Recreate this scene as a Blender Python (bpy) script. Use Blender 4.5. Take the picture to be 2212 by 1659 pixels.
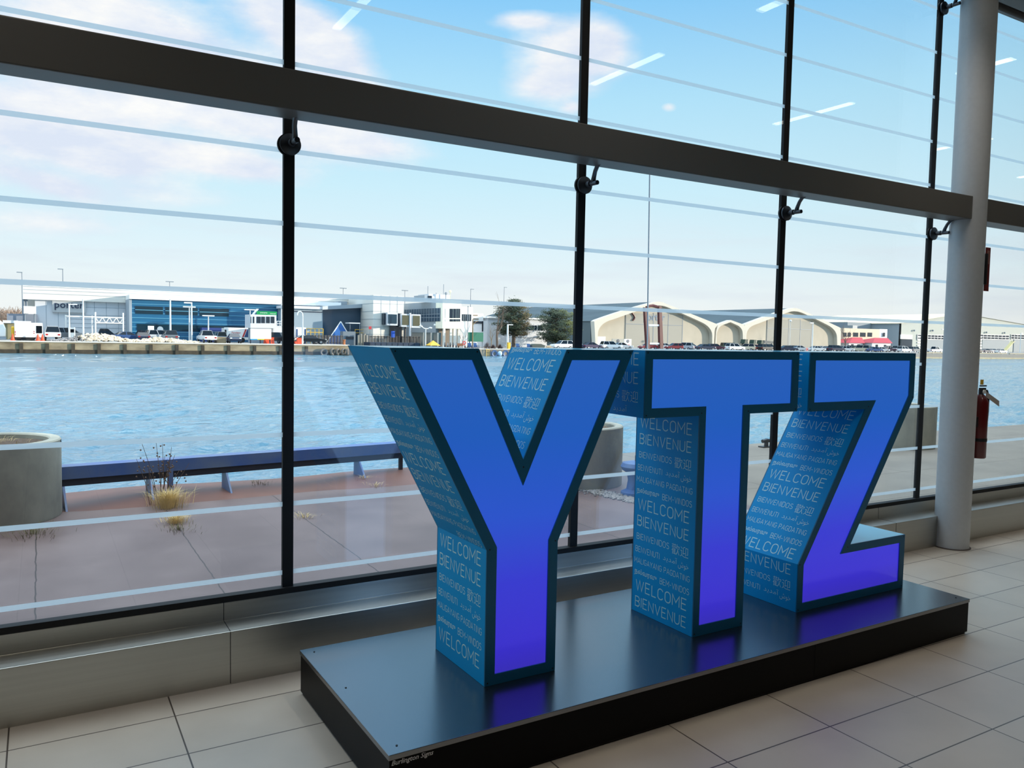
import bpy, bmesh, math, random
from mathutils import Vector, Matrix
for o in list(bpy.data.objects): bpy.data.objects.remove(o)
SC = bpy.context.scene
COL = SC.collection
random.seed(7)
# ------------------------------------------------------------------ camera
IW, IH = 2212.0, 1659.0
F, YAW, PIT, ROL, HC = 1730.57, -0.53380, -0.058386, 0.019530, 1.6
cy, sy, cp, sp = math.cos(YAW), math.sin(YAW), math.cos(PIT), math.sin(PIT)
FWD = Vector((-sy*cp, cy*cp, sp)); _r = Vector((cy, sy, 0)); _u = _r.cross(FWD)
RGT = _r*math.cos(ROL) + _u*math.sin(ROL); UPV = -_r*math.sin(ROL) + _u*math.cos(ROL)
CAMP = Vector((0, 0, HC))
cd = bpy.data.cameras.new('camera'); cam = bpy.data.objects.new('camera', cd); COL.objects.link(cam)
M = Matrix((RGT, UPV, -FWD)).transposed().to_4x4(); M.translation = CAMP
cam.matrix_world = M
cd.sensor_fit = 'HORIZONTAL'; cd.sensor_width = 36; cd.lens = F/IW*36; cd.clip_start = 0.05; cd.clip_end = 3000
SC.camera = cam
def ray(px, py): return FWD + RGT*((px-IW/2)/F) + UPV*((IH/2-py)/F)
def at(px, py, Y):                      # world point on the plane y = Y behind a place in the photograph
    d = ray(px, py); return CAMP + d*(Y/d.y)
def gr(px, py, Z):                      # world point at the height Z
    d = ray(px, py); return CAMP + d*((Z-HC)/d.z)
def lin(c):
    if isinstance(c, str): c = [int(c[i:i+2], 16)/255 for i in (0, 2, 4)]
    elif max(c) > 1: c = [v/255 for v in c]
    return tuple(v/12.92 if v <= .04045 else ((v+.055)/1.055)**2.4 for v in c)
# ------------------------------------------------------------------ colour management
vs = SC.view_settings
vs.view_transform = 'Standard'; vs.look = 'None'; vs.exposure = 0.0; vs.gamma = 1.0; vs.use_curve_mapping = False
try:
    SC.cycles.max_bounces = 10; SC.cycles.transparent_max_bounces = 16; SC.cycles.caustics_reflective = False; SC.cycles.caustics_refractive = False
    SC.cycles.sample_clamp_indirect = 6.0; SC.cycles.use_denoising = True
except Exception: pass
# ------------------------------------------------------------------ sky
wd = bpy.data.worlds.new('sky'); SC.world = wd; wd.use_nodes = True
nt = wd.node_tree; nt.nodes.clear(); NL = nt.links
class N:                                 # tiny math-node expression helper
    def __init__(s, sock): s.s = sock
    @staticmethod
    def op(op, *a):
        n = nt.nodes.new('ShaderNodeMath'); n.operation = op
        for i, v in enumerate(a):
            if isinstance(v, N): NL.new(v.s, n.inputs[i])
            else: n.inputs[i].default_value = v
        return N(n.outputs[0])
    def __add__(s, o): return N.op('ADD', s, o)
    def __sub__(s, o): return N.op('SUBTRACT', s, o)
    def __mul__(s, o): return N.op('MULTIPLY', s, o)
    def __truediv__(s, o): return N.op('DIVIDE', s, o)
def ramp(fac, stops):
    n = nt.nodes.new('ShaderNodeValToRGB'); NL.new(fac.s, n.inputs[0]); e = n.color_ramp.elements
    while len(e) > 1: e.remove(e[-1])
    e[0].position = stops[0][0]; e[0].color = (*lin(stops[0][1]), 1)
    for p, c in stops[1:]:
        k = e.new(p); k.color = (*lin(c), 1)
    return n.outputs[0]
def mixc(f, a, b):
    n = nt.nodes.new('ShaderNodeMix'); n.data_type = 'RGBA'
    NL.new(f.s, n.inputs[0])
    for i, v in ((6, a), (7, b)):
        if isinstance(v, tuple): n.inputs[i].default_value = (*v, 1)
        else: NL.new(v, n.inputs[i])
    return n.outputs[2]
tc = nt.nodes.new('ShaderNodeTexCoord'); sep = nt.nodes.new('ShaderNodeSeparateXYZ'); NL.new(tc.outputs['Generated'], sep.inputs[0])
dx, dy, dz = [N(sep.outputs[i]) for i in range(3)]
el = N.op('ARCSINE', dz); az = N.op('ARCTAN2', dx, dy)
DEG = math.pi/180
sky = ramp(N.op('MAXIMUM', el, 0.0)*(1/(60*DEG)), [(0, 'f6f7f4'), (.035, 'f1f6f6'), (.09, 'e2f3fa'), (.17, 'cdeefb'), (.27, 'b2e2fa'), (.38, '88caf8'), (.5, '84c0f4'), (.62, 'a4cff2'), (.85, 'd6e6f2'), (1, 'e2ebf2')])
# horizontal warmth to the right of the view, cooler to the left
def noise(scale, detail, rough, off, stretch=2.6):
    cm = nt.nodes.new('ShaderNodeCombineXYZ')
    NL.new((az*1.0).s, cm.inputs[0]); NL.new((el*stretch).s, cm.inputs[1]); cm.inputs[2].default_value = off
    n = nt.nodes.new('ShaderNodeTexNoise'); n.inputs['Scale'].default_value = scale; n.inputs['Detail'].default_value = detail
    n.inputs['Roughness'].default_value = rough; NL.new(cm.outputs[0], n.inputs['Vector']); return N(n.outputs['Fac'])
n1 = noise(9, 7, .62, 1.3, 2.4); n2 = noise(26, 5, .6, 4.1, 1.8)
wob = (n1-.5)*1.9 + (n2-.5)*.7
def blob(px, py, rx, ry, tilt=0.0, amp=1.0):
    d = ray(px, py).normalized(); a0 = math.atan2(d.x, d.y); e0 = math.asin(d.z)
    k = 1/F
    u = (az - a0); v = (el - e0)
    c, s_ = math.cos(tilt), math.sin(tilt)
    uu = (u*c + v*s_)*(1/(rx*k)); vv = (v*c - u*s_)*(1/(ry*k))
    return N.op('EXPONENT', (uu*uu+vv*vv)*-1.0)*amp
BL = [(20, 290, 170, 55, 0, 1.15), (250, 350, 100, 34, -.1, 1.2), (300, 60, 330, 75, -.25, 1.2), (90, 395, 120, 24, -.2, 1.0), (430, 345, 120, 28, -.1, 1.0), (470, 240, 280, 55, -.2, 1.0), (140, 230, 200, 45, -.1, .9),
      (700, 110, 130, 55, -.5, 1.25), (620, 40, 130, 45, -.3, .9), (560, 365, 100, 26, -.1, .9), (770, 305, 140, 34, -.1, .95), (110, 480, 150, 30, 0, .7), (330, 420, 160, 25, 0, .6), (1235, 110, 105, 48, -.1, 1.3), (1190, 185, 85, 36, 0, 1.25),
      (1300, 95, 60, 50, 0, .9), (1130, 45, 65, 15, 0, 1.0), (1235, 235, 25, 14, 0, .8), (1445, 232, 14, 8, 0, .9), (20, 90, 200, 50, 0, .9)]
tot = None
for b in BL:
    v = blob(*b); tot = v if tot is None else tot + v
cl = N.op('SMOOTH_MIN', N.op('MAXIMUM', (tot + wob*N.op('MINIMUM', tot*1.6, .55))*1.25 - .28, 0.0), 1.0, .2)
cl = N.op('MINIMUM', N.op('MAXIMUM', cl, 0.0), 1.0)
shade = N.op('MINIMUM', N.op('MAXIMUM', (n1-.40)*3.2 + (el-9*DEG)*.8, 0.0), 1.0)
ccol = mixc(shade, lin('dfe6f6'), lin('fffcfa'))
# thin high haze streaks near the horizon
hz = noise(5, 6, .55, 9.2, 9.0)
hb = N.op('EXPONENT', (el-4.0*DEG)*(el-4.0*DEG)*(-1/((3.4*DEG)**2)))
hm = N.op('MINIMUM', N.op('MAXIMUM', (hz-.47)*5, 0.0), 1.0)*hb*.55
base = mixc(hm, sky, lin('dfe7f0'))
final = mixc(cl*.96, base, ccol)
gnd = mixc(N.op('LESS_THAN', dz, -0.02), final, lin('6f7f86'))
bg = nt.nodes.new('ShaderNodeBackground'); NL.new(gnd, bg.inputs[0]); 
zen = N.op('MINIMUM', N.op('MAXIMUM', (el-29*DEG)*(1/(22*DEG)), 0.0), 1.0)      # sky above the view made brighter, added to light deck and interior
NL.new((zen*zen*3.3+1.13).s, bg.inputs[1])
ow = nt.nodes.new('ShaderNodeOutputWorld'); NL.new(bg.outputs[0], ow.inputs[0])
# ------------------------------------------------------------------ sun
sd = bpy.data.lights.new('sun', 'SUN'); sd.energy = 7.0; sd.angle = .01; sd.color = lin('fff1de')
so = bpy.data.objects.new('sun', sd); COL.objects.link(so)
SUN = Vector((.86, -.42, .15)).normalized()
so.rotation_euler = SUN.to_track_quat('Z', 'Y').to_euler()
# ------------------------------------------------------------------ helpers
def mat(name, col, rough=.6, metal=0.0, emit=None, estr=1.0, spec=.5, var=0.0, vscale=6.0, bump=0.0, coat=0.0, col2=None, detail=4.0, stretch=(1, 1, 1), rvar=0.0):
    m = bpy.data.materials.new(name); m.use_nodes = True; t = m.node_tree; b = t.nodes['Principled BSDF']
    c = lin(col)
    b.inputs['Base Color'].default_value = (*c, 1); b.inputs['Roughness'].default_value = rough; b.inputs['Metallic'].default_value = metal
    b.inputs['Specular IOR Level'].default_value = spec
    if coat: b.inputs['Coat Weight'].default_value = coat; b.inputs['Coat Roughness'].default_value = .06
    if emit is not None:
        b.inputs['Emission Color'].default_value = (*lin(emit), 1); b.inputs['Emission Strength'].default_value = estr
    if var or bump or col2 or rvar:
        tcn = t.nodes.new('ShaderNodeTexCoord'); mp = t.nodes.new('ShaderNodeMapping'); mp.inputs['Scale'].default_value = stretch
        t.links.new(tcn.outputs['Object'], mp.inputs[0])
        nz = t.nodes.new('ShaderNodeTexNoise'); nz.inputs['Scale'].default_value = vscale; nz.inputs['Detail'].default_value = detail
        nz.inputs['Roughness'].default_value = .6
        t.links.new(mp.outputs[0], nz.inputs['Vector'])
        if var or col2:
            r = t.nodes.new('ShaderNodeValToRGB'); e = r.color_ramp.elements
            c2 = lin(col2) if col2 else tuple(min(1, v*(1+var)) for v in c)
            c1 = c if col2 else tuple(v*(1-var) for v in c)
            e[0].position = .3; e[0].color = (*c1, 1); e[1].position = .7; e[1].color = (*c2, 1)
            t.links.new(nz.outputs['Fac'], r.inputs[0]); t.links.new(r.outputs[0], b.inputs['Base Color'])
        if rvar:
            mr = t.nodes.new('ShaderNodeMapRange'); mr.inputs['To Min'].default_value = rough-rvar; mr.inputs['To Max'].default_value = rough+rvar
            t.links.new(nz.outputs['Fac'], mr.inputs['Value']); t.links.new(mr.outputs[0], b.inputs['Roughness'])
        if bump:
            bn = t.nodes.new('ShaderNodeBump'); bn.inputs['Strength'].default_value = bump; bn.inputs['Distance'].default_value = .02
            t.links.new(nz.outputs['Fac'], bn.inputs['Height']); t.links.new(bn.outputs[0], b.inputs['Normal'])
    return m
class B:
    def __init__(s): s.v = []; s.f = []; s.mi = []; s.m = 0
    def add(s, vs_, fs):
        o = len(s.v); s.v += [tuple(v) for v in vs_]; s.f += [tuple(i+o for i in f) for f in fs]; s.mi += [s.m]*len(fs); return s
    def box(s, x0, x1, y0, y1, z0, z1):
        return s.add([(x, y, z) for z in (z0, z1) for y in (y0, y1) for x in (x0, x1)], [(0, 2, 3, 1), (4, 5, 7, 6), (0, 1, 5, 4), (2, 6, 7, 3), (0, 4, 6, 2), (1, 3, 7, 5)])
    def hexa(s, p): return s.add(p, [(0, 2, 3, 1), (4, 5, 7, 6), (0, 1, 5, 4), (2, 6, 7, 3), (0, 4, 6, 2), (1, 3, 7, 5)])
    def prism(s, poly, y0, y1, axis='y'):
        n = len(poly)
        def mk(a, b, t): return (a, t, b) if axis == 'y' else ((t, a, b) if axis == 'x' else (a, b, t))
        vs_ = [mk(a, b, y0) for a, b in poly] + [mk(a, b, y1) for a, b in poly]
        fs = [tuple(range(n)), tuple(range(2*n-1, n-1, -1))] + [(i, i+n, (i+1) % n+n, (i+1) % n) for i in range(n)]
        return s.add(vs_, fs)
    def cyl(s, p0, p1, r0, r1=None, n=12, cap=True):
        if r1 is None: r1 = r0
        p0, p1 = Vector(p0), Vector(p1); d = (p1-p0).normalized()
        a = d.orthogonal().normalized(); b = d.cross(a)
        vs_ = []
        for p, r in ((p0, r0), (p1, r1)):
            for i in range(n):
                t = 2*math.pi*i/n; vs_.append(p + a*math.cos(t)*r + b*math.sin(t)*r)
        fs = [(i, (i+1) % n, (i+1) % n+n, i+n) for i in range(n)]
        if cap: fs += [tuple(range(n-1, -1, -1)), tuple(range(n, 2*n))]
        return s.add(vs_, fs)
    def tube(s, pts, r, n=8, radii=None):
        pts = [Vector(p) for p in pts]; m = len(pts); vs_ = []
        up = None
        for i, p in enumerate(pts):
            d = (pts[min(i+1, m-1)] - pts[max(i-1, 0)]).normalized()
            if up is None: up = d.orthogonal().normalized()
            a = (up - d*up.dot(d)).normalized(); up = a; b = d.cross(a); rr = radii[i] if radii else r
            for k in range(n):
                t = 2*math.pi*k/n; vs_.append(p + a*math.cos(t)*rr + b*math.sin(t)*rr)
        fs = [(i*n+k, i*n+(k+1) % n, (i+1)*n+(k+1) % n, (i+1)*n+k) for i in range(m-1) for k in range(n)]
        fs += [tuple(range(n-1, -1, -1)), tuple(range((m-1)*n, m*n))]
        return s.add(vs_, fs)
    def lathe(s, prof, c=(0, 0, 0), n=24, axis='z', close=False):
        vs_ = []; m = len(prof)
        for r, z in prof:
            for k in range(n):
                t = 2*math.pi*k/n; a, b = r*math.cos(t), r*math.sin(t)
                v = (a, b, z) if axis == 'z' else ((a, z, b) if axis == 'y' else (z, a, b))
                vs_.append((v[0]+c[0], v[1]+c[1], v[2]+c[2]))
        rng = range(m if close else m-1)
        fs = [(i*n+k, i*n+(k+1) % n, ((i+1) % m)*n+(k+1) % n, ((i+1) % m)*n+k) for i in rng for k in range(n)]
        if not close:
            if prof[0][0] > 1e-6: fs.append(tuple(range(n-1, -1, -1)))
            if prof[-1][0] > 1e-6: fs.append(tuple(range((m-1)*n, m*n)))
        return s.add(vs_, fs)
    def ball(s, c, r, n=10, m=6, sc=(1, 1, 1)):
        vs_ = []; fs = []
        for i in range(m+1):
            t = math.pi*i/m
            for k in range(n):
                q = 2*math.pi*k/n; vs_.append((c[0]+r*sc[0]*math.sin(t)*math.cos(q), c[1]+r*sc[1]*math.sin(t)*math.sin(q), c[2]+r*sc[2]*math.cos(t)))
        for i in range(m):
            for k in range(n): fs.append((i*n+k, (i+1)*n+k, (i+1)*n+(k+1) % n, i*n+(k+1) % n))
        return s.add(vs_, fs)
    def ring(s, o, i, y0, y1=None):       # flat ring between two polygons (x,z) with equal counts; y1 adds an inner return
        n = len(o); vs_ = [(a, y0, b) for a, b in o] + [(a, y0, b) for a, b in i]
        fs = [(k, (k+1) % n, (k+1) % n+n, k+n) for k in range(n)]
        if y1 is not None:
            vs_ += [(a, y1, b) for a, b in i]; fs += [(k+n, (k+1) % n+n, (k+1) % n+2*n, k+2*n) for k in range(n)]
        return s.add(vs_, fs)
    def build(s, name, mats, parent=None, smooth=False, bevel=0.0, fix=True):
        me = bpy.data.meshes.new(name); me.from_pydata(s.v, [], s.f)
        if not isinstance(mats, (list, tuple)): mats = [mats]
        for m in mats: me.materials.append(m)
        for p, i in zip(me.polygons, s.mi): p.material_index = min(i, len(mats)-1)
        if fix:
            bm = bmesh.new(); bm.from_mesh(me); bmesh.ops.recalc_face_normals(bm, faces=bm.faces)
            if bevel:
                bmesh.ops.remove_doubles(bm, verts=bm.verts, dist=1e-5)
                bmesh.ops.bevel(bm, geom=[e for e in bm.edges if len(e.link_faces) == 2 and e.calc_face_angle(0) > .6], offset=bevel, segments=2, profile=.6, affect='EDGES')
            bm.to_mesh(me); bm.free()
        if smooth:
            me.shade_smooth() if hasattr(me, 'shade_smooth') else None
            try: me.set_sharp_from_angle(angle=.7)
            except Exception: pass
        o = bpy.data.objects.new(name, me); COL.objects.link(o)
        if parent is not None: o.parent = parent
        return o
def tag(o, label=None, cat=None, group=None, kind=None):
    if label: o['label'] = label
    if cat: o['category'] = cat
    if group: o['group'] = group
    if kind: o['kind'] = kind
    return o
def thing(name, label, cat, loc=(0, 0, 0), rz=0.0, group=None, kind=None):
    o = bpy.data.objects.new(name, None); COL.objects.link(o); o.location = loc; o.rotation_euler = (0, 0, rz); o.empty_display_size = .1
    return tag(o, label, cat, group, kind)
def struct(o, label=None, cat=None): return tag(o, label, cat, None, 'structure')
def copy_tree(o, parent=None, loc=None, rz=None, label=None, group=None):
    c = o.copy(); COL.objects.link(c)
    if parent is not None: c.parent = parent
    for ch in [x for x in bpy.data.objects if x.parent == o and x.parent != c]: copy_tree(ch, c)
    if loc is not None: c.location = loc
    if rz is not None: c.rotation_euler = (0, 0, rz)
    if label: c['label'] = label
    if group: c['group'] = group
    return c
def text_mesh(body, size=1.0, extrude=0.0, offset=0.0, shear=0.0, res=2):
    cu = bpy.data.curves.new('lettering', 'FONT'); cu.body = body; cu.size = size; cu.extrude = extrude; cu.offset = offset; cu.shear = shear; cu.resolution_u = res
    ob = bpy.data.objects.new('lettering', cu); COL.objects.link(ob)
    dg = bpy.context.evaluated_depsgraph_get(); me = bpy.data.meshes.new_from_object(ob.evaluated_get(dg))
    v = [p.co.copy() for p in me.vertices]; f = [tuple(p.vertices) for p in me.polygons]
    bpy.data.objects.remove(ob); bpy.data.curves.remove(cu); bpy.data.meshes.remove(me)
    return v, f
_tcache = {}
def flat_text(bb, body, org, right, up, height=None, width=None, lift=(0, 0, 0), **k):
    """text whose bounding box starts at org (lower left), spans width along `right` and/or height along `up`"""
    key = (body, tuple(sorted(k.items())))
    if key not in _tcache: _tcache[key] = text_mesh(body, **k)
    v, f = _tcache[key]
    x0 = min(p.x for p in v); x1 = max(p.x for p in v); y0 = min(p.y for p in v); y1 = max(p.y for p in v)
    sx = width/(x1-x0) if width else None; sz = height/(y1-y0) if height else None
    if sx is None: sx = sz
    if sz is None: sz = sx
    org, right, up = Vector(org), Vector(right), Vector(up); nrm = right.cross(up)
    bb.add([org + right*((p.x-x0)*sx) + up*((p.y-y0)*sz) + nrm*(p.z) + Vector(lift) for p in v], f)
# thin drawn capitals for the letter films (strokes on a unit cap height)
def arc(cx, cy_, rx, ry, a0, a1, n=8): return [(cx+rx*math.cos(math.radians(a0+(a1-a0)*i/n)), cy_+ry*math.sin(math.radians(a0+(a1-a0)*i/n))) for i in range(n+1)]
GL = {
 'W': (.92, [[(0, 1), (.23, 0), (.46, 1), (.69, 0), (.92, 1)]]), 'E': (.52, [[(.52, 1), (0, 1), (0, 0), (.52, 0)], [(0, .52), (.45, .52)]]),
 'L': (.48, [[(0, 1), (0, 0), (.48, 0)]]), 'C': (.58, [arc(.29, .71, .29, .29, 20, 180)+arc(.29, .29, .29, .29, 180, 340)]),
 'O': (.6, [arc(.3, .7, .3, .3, 0, 180)+arc(.3, .3, .3, .3, 180, 360)+[(.6, .7)]]), 'M': (.74, [[(0, 0), (0, 1), (.37, .35), (.74, 1), (.74, 0)]]),
 'B': (.56, [[(0, .52), (.3, .52)]+arc(.3, .76, .24, .24, -90, 90, 8)+[(0, 1), (0, 0), (.3, 0)]+arc(.3, .26, .26, .26, -90, 90, 8)]),
 'I': (.0, [[(0, 0), (0, 1)]]), 'N': (.6, [[(0, 0), (0, 1), (.6, 0), (.6, 1)]]), 'V': (.62, [[(0, 1), (.31, 0), (.62, 1)]]),
 'U': (.58, [[(0, 1)]+arc(.29, .29, .29, .29, 180, 360)+[(.58, 1)]]), 'D': (.58, [[(0, 0), (0, 1), (.28, 1)]+arc(.28, .7, .3, .3, 90, 0)+arc(.28, .3, .3, .3, 0, -90)+[(0, 0)]]),
 'S': (.54, [arc(.27, .76, .25, .24, 30, 215, 8)+arc(.27, .255, .27, .255, 60, -150, 9)]), 'T': (.58, [[(0, 1), (.58, 1)], [(.29, 1), (.29, 0)]]),
 'A': (.64, [[(0, 0), (.32, 1), (.64, 0)], [(.1, .3), (.54, .3)]]), 'G': (.6, [arc(.3, .7, .3, .3, 25, 180)+arc(.3, .3, .3, .3, 180, 360)+[(.6, .48), (.34, .48)]]),
 'Y': (.6, [[(0, 1), (.3, .45), (.6, 1)], [(.3, .45), (.3, 0)]]), 'P': (.54, [[(0, 0), (0, 1), (.28, 1)]+arc(.28, .74, .26, .26, 90, -90, 8)+[(0, .48)]]),
 '-': (.34, [[(0, .45), (.34, .45)]]), ' ': (.2, [])}
def stroke_text(bb, txt, org, right, up, width, height, w=.1):
    org, right, up = Vector(org), Vector(right), Vector(up); gap = .24
    tot_ = sum(GL[c][0]+gap for c in txt)-gap; sx = width/tot_; x = 0.0
    hw = w*height/2
    for c in txt:
        adv, st = GL[c]
        for pl in st:
            P_ = [Vector(((x+a)*sx, b*height)) for a, b in pl]; n = len(P_)
            L, R = [], []
            for i, p in enumerate(P_):
                d0 = (P_[i]-P_[i-1]).normalized() if i else None; d1 = (P_[i+1]-P_[i]).normalized() if i < n-1 else None
                if d0 is None: d0 = d1
                if d1 is None: d1 = d0
                nrm = Vector((-(d0+d1).y, (d0+d1).x))
                if nrm.length < 1e-4: nrm = Vector((-d0.y, d0.x))
                nrm.normalize(); k = max(.45, nrm.dot(Vector((-d0.y, d0.x))))
                L.append(p+nrm*hw/k); R.append(p-nrm*hw/k)
            bb.add([org+right*q.x+up*q.y for q in L+R], [(i, i+1, i+1+n, i+n) for i in range(n-1)])
        x += adv+gap
# ================================================================== MATERIALS (room)
def tile_mat():
    m = bpy.data.materials.new('floor_tile'); m.use_nodes = True; t = m.node_tree; b = t.nodes['Principled BSDF']
    tcn = t.nodes.new('ShaderNodeTexCoord'); sp_ = t.nodes.new('ShaderNodeSeparateXYZ'); t.links.new(tcn.outputs['Object'], sp_.inputs[0])
    def mth(op, a, b_, c=None):
        n = t.nodes.new('ShaderNodeMath'); n.operation = op
        for i, v in enumerate((a, b_, c)):
            if v is None: continue
            if hasattr(v, 'type') or hasattr(v, 'links'): t.links.new(v, n.inputs[i])
            else: n.inputs[i].default_value = v
        return n.outputs[0]
    def line(co, off, pitch, w):
        q = mth('DIVIDE', mth('SUBTRACT', co, off), pitch); fr = mth('FRACT', q, 0); dd = mth('ABSOLUTE', mth('SUBTRACT', fr, .5), 0)
        return mth('GREATER_THAN', dd, .5-w/pitch/2), mth('FLOOR', q, 0)
    lx, ix = line(sp_.outputs[0], TX0, TXP, .006); ly, iy = line(sp_.outputs[1], TY0, TYP, .006)
    g = mth('MAXIMUM', lx, ly)
    nz = t.nodes.new('ShaderNodeTexNoise'); nz.inputs['Scale'].default_value = 3; nz.inputs['Detail'].default_value = 6; t.links.new(tcn.outputs['Object'], nz.inputs['Vector'])
    cmb = t.nodes.new('ShaderNodeCombineXYZ'); t.links.new(ix, cmb.inputs[0]); t.links.new(iy, cmb.inputs[1])
    wn = t.nodes.new('ShaderNodeTexWhiteNoise'); t.links.new(cmb.outputs[0], wn.inputs[0])
    v = mth('ADD', mth('MULTIPLY', nz.outputs['Fac'], .8), mth('MULTIPLY', wn.outputs['Value'], .25))
    r = t.nodes.new('ShaderNodeValToRGB'); t.links.new(v, r.inputs[0]); e = r.color_ramp.elements
    e[0].position = .25; e[0].color = (*lin('aea598'), 1); e[1].position = .8; e[1].color = (*lin('c2b9ac'), 1)
    mx = t.nodes.new('ShaderNodeMix'); mx.data_type = 'RGBA'; t.links.new(g, mx.inputs[0]); t.links.new(r.outputs[0], mx.inputs[6]); mx.inputs[7].default_value = (*lin('4a423b'), 1)
    t.links.new(mx.outputs[2], b.inputs['Base Color'])
    rr = t.nodes.new('ShaderNodeMapRange'); t.links.new(nz.outputs['Fac'], rr.inputs['Value']); rr.inputs['To Min'].default_value = .28; rr.inputs['To Max'].default_value = .42
    t.links.new(rr.outputs[0], b.inputs['Roughness'])
    bn = t.nodes.new('ShaderNodeBump'); bn.inputs['Strength'].default_value = .25; bn.inputs['Distance'].default_value = .003; bn.invert = True
    t.links.new(g, bn.inputs['Height']); t.links.new(bn.outputs[0], b.inputs['Normal'])
    return m
TX0, TXP, TY0, TYP = .4675, .5906, 2.1188-.3432*0, .3432
M_TILE = tile_mat()
M_STEEL = mat('brushed_steel', 'c2c1ba', .4, 1.0, var=.05, vscale=2.5, stretch=(.25, 24, 24), rvar=.06)
M_PAINT = mat('grey_paint', '6a6864', .42, spec=.5)
M_COLPAINT = mat('column_paint', 'c6c9cb', .5, var=.03, vscale=30)
M_BLACK = mat('black_silicone', '07080a', .7)
M_CAST = mat('cast_steel', '54565a', .35, .85)
M_CEIL = mat('ceiling_paint', '8f8c86', .8)
M_WALL = mat('interior_wall', '6b665f', .7)
M_DARKTRIM = mat('dark_trim', '2a2b2d', .5)
def glass_mat():
    m = bpy.data.materials.new('window_glass'); m.use_nodes = True; t = m.node_tree; t.nodes.clear()
    o = t.nodes.new('ShaderNodeOutputMaterial'); mx = t.nodes.new('ShaderNodeMixShader'); tr = t.nodes.new('ShaderNodeBsdfTransparent'); gl = t.nodes.new('ShaderNodeBsdfGlossy')
    tr.inputs[0].default_value = (.975, .985, .985, 1); gl.inputs['Roughness'].default_value = 0.0
    fr = t.nodes.new('ShaderNodeFresnel'); ge = t.nodes.new('ShaderNodeNewGeometry'); io = t.nodes.new('ShaderNodeMapRange')
    t.links.new(ge.outputs['Backfacing'], io.inputs['Value']); io.inputs['To Min'].default_value = 1.5; io.inputs['To Max'].default_value = 1/1.5; t.links.new(io.outputs[0], fr.inputs[0])
    t.links.new(fr.outputs[0], mx.inputs[0]); t.links.new(tr.outputs[0], mx.inputs[1]); t.links.new(gl.outputs[0], mx.inputs[2]); t.links.new(mx.outputs[0], o.inputs[0])
    return m
M_GLASS = glass_mat()
def frit_mat():
    m = bpy.data.materials.new('ceramic_frit'); m.use_nodes = True; t = m.node_tree; t.nodes.clear()
    o = t.nodes.new('ShaderNodeOutputMaterial'); mx = t.nodes.new('ShaderNodeMixShader'); tl = t.nodes.new('ShaderNodeBsdfTranslucent'); tr = t.nodes.new('ShaderNodeBsdfTransparent')
    tl.inputs[0].default_value = (.74, .83, .86, 1); mx.inputs[0].default_value = .12
    df = t.nodes.new('ShaderNodeBsdfDiffuse'); df.inputs[0].default_value = (.12, .14, .15, 1); ad = t.nodes.new('ShaderNodeAddShader'); t.links.new(tl.outputs[0], ad.inputs[0]); t.links.new(df.outputs[0], ad.inputs[1]); t.links.new(ad.outputs[0], mx.inputs[1]); t.links.new(tr.outputs[0], mx.inputs[2]); t.links.new(mx.outputs[0], o.inputs[0]); return m
M_FRIT = frit_mat()
# ================================================================== ROOM
YG, YB = 3.87, 3.64
XL, XR = -9.0, 52.0
ZC = 4.60
struct(B().box(XL, XR, -9, 3.70, -.12, 0).build('floor', M_TILE), 'large beige porcelain floor tiles with dark grout', 'floor')
struct(B().box(XL, XR, -9, 3.95, ZC, 7.6).build('ceiling', M_CEIL), 'grey ceiling of the hall', 'ceiling')
struct(B().box(XL-.3, XR+.3, -9.3, -9.0, -.12, 7.6).build('wall_back', M_WALL), 'back wall of the hall', 'wall')
struct(B().box(XL-.3, XL, -9, 3.95, -.12, 7.6).build('wall_left', M_WALL), 'left end wall of the hall', 'wall')
struct(B().box(XR, XR+.3, -9, 3.95, -.12, 7.6).build('wall_right', M_WALL), 'right end wall of the hall', 'wall')
# steel window base: fascia, ledge and upstand
bb = B()
prof = [(3.6965, 0), (3.6965, .2448), (3.85, .2455), (3.85, .333), (3.92, .333), (3.92, -.12), (3.70, -.12)]
bb.prism(prof, XL, XR, axis='x')
sill = struct(bb.build('baseboard_window', M_STEEL, bevel=.003), 'brushed stainless steel base running below the glass wall', 'sill')
bj = B()
for k in range(-2, 14):
    x = .73 + k*2.44
    bj.box(x-.0015, x+.0015, 3.6955, 3.70, .005, .2435); bj.box(x-.0015, x+.0015, 3.70, 3.85, .2452, .2462); bj.box(x-.0015, x+.0015, 3.8492, 3.852, .247, .332)
bj.build('panel_joint', M_BLACK, sill)
struct(B().box(XL, XR, 3.845, 3.895, .333, .362).build('trim_1', M_BLACK), 'black gasket along the foot of the glass', 'gasket')
MX = [1.0331+1.699*k for k in range(-6, 12)]
FZ = [.4332, .7698, 1.1083, 1.448, 1.785, 2.1185, 2.4605, 2.868, 3.208, 3.551, 3.896, 4.23]
xs = [XL] + MX + [MX[-1]+1.699]
for i in range(len(xs)-1):
    a, c = xs[i]+.004, xs[i+1]-.004
    w_ = struct(B().box(a, c, YG, YG+.016, .345, ZC).build('window_%d' % (i+1), M_GLASS), 'clear glass pane with pale horizontal stripes', 'window')
    fb = B()
    for z in FZ: fb.add([(a, YG-.0015, z-.0115), (c, YG-.0015, z-.0115), (c, YG-.0015, z+.0115), (a, YG-.0015, z+.0115)], [(0, 1, 2, 3)])
    fb.build('frit_stripes', M_FRIT, w_)
for i, x in enumerate(MX):
    j = B().box(x-.026, x+.026, YG-.006, YG+.017, .34, ZC).build('trim_%d' % (i+2), M_BLACK)
    struct(j, 'black vertical joint between two glass panes', 'mullion')
bm_ = struct(B().box(XL, XR, 3.56, 3.73, 2.572, 2.746).build('beam', M_PAINT, bevel=.006), 'grey steel beam crossing the glass wall horizontally', 'beam')
CX, CY, CR = 6.26, 3.645, .128
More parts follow.
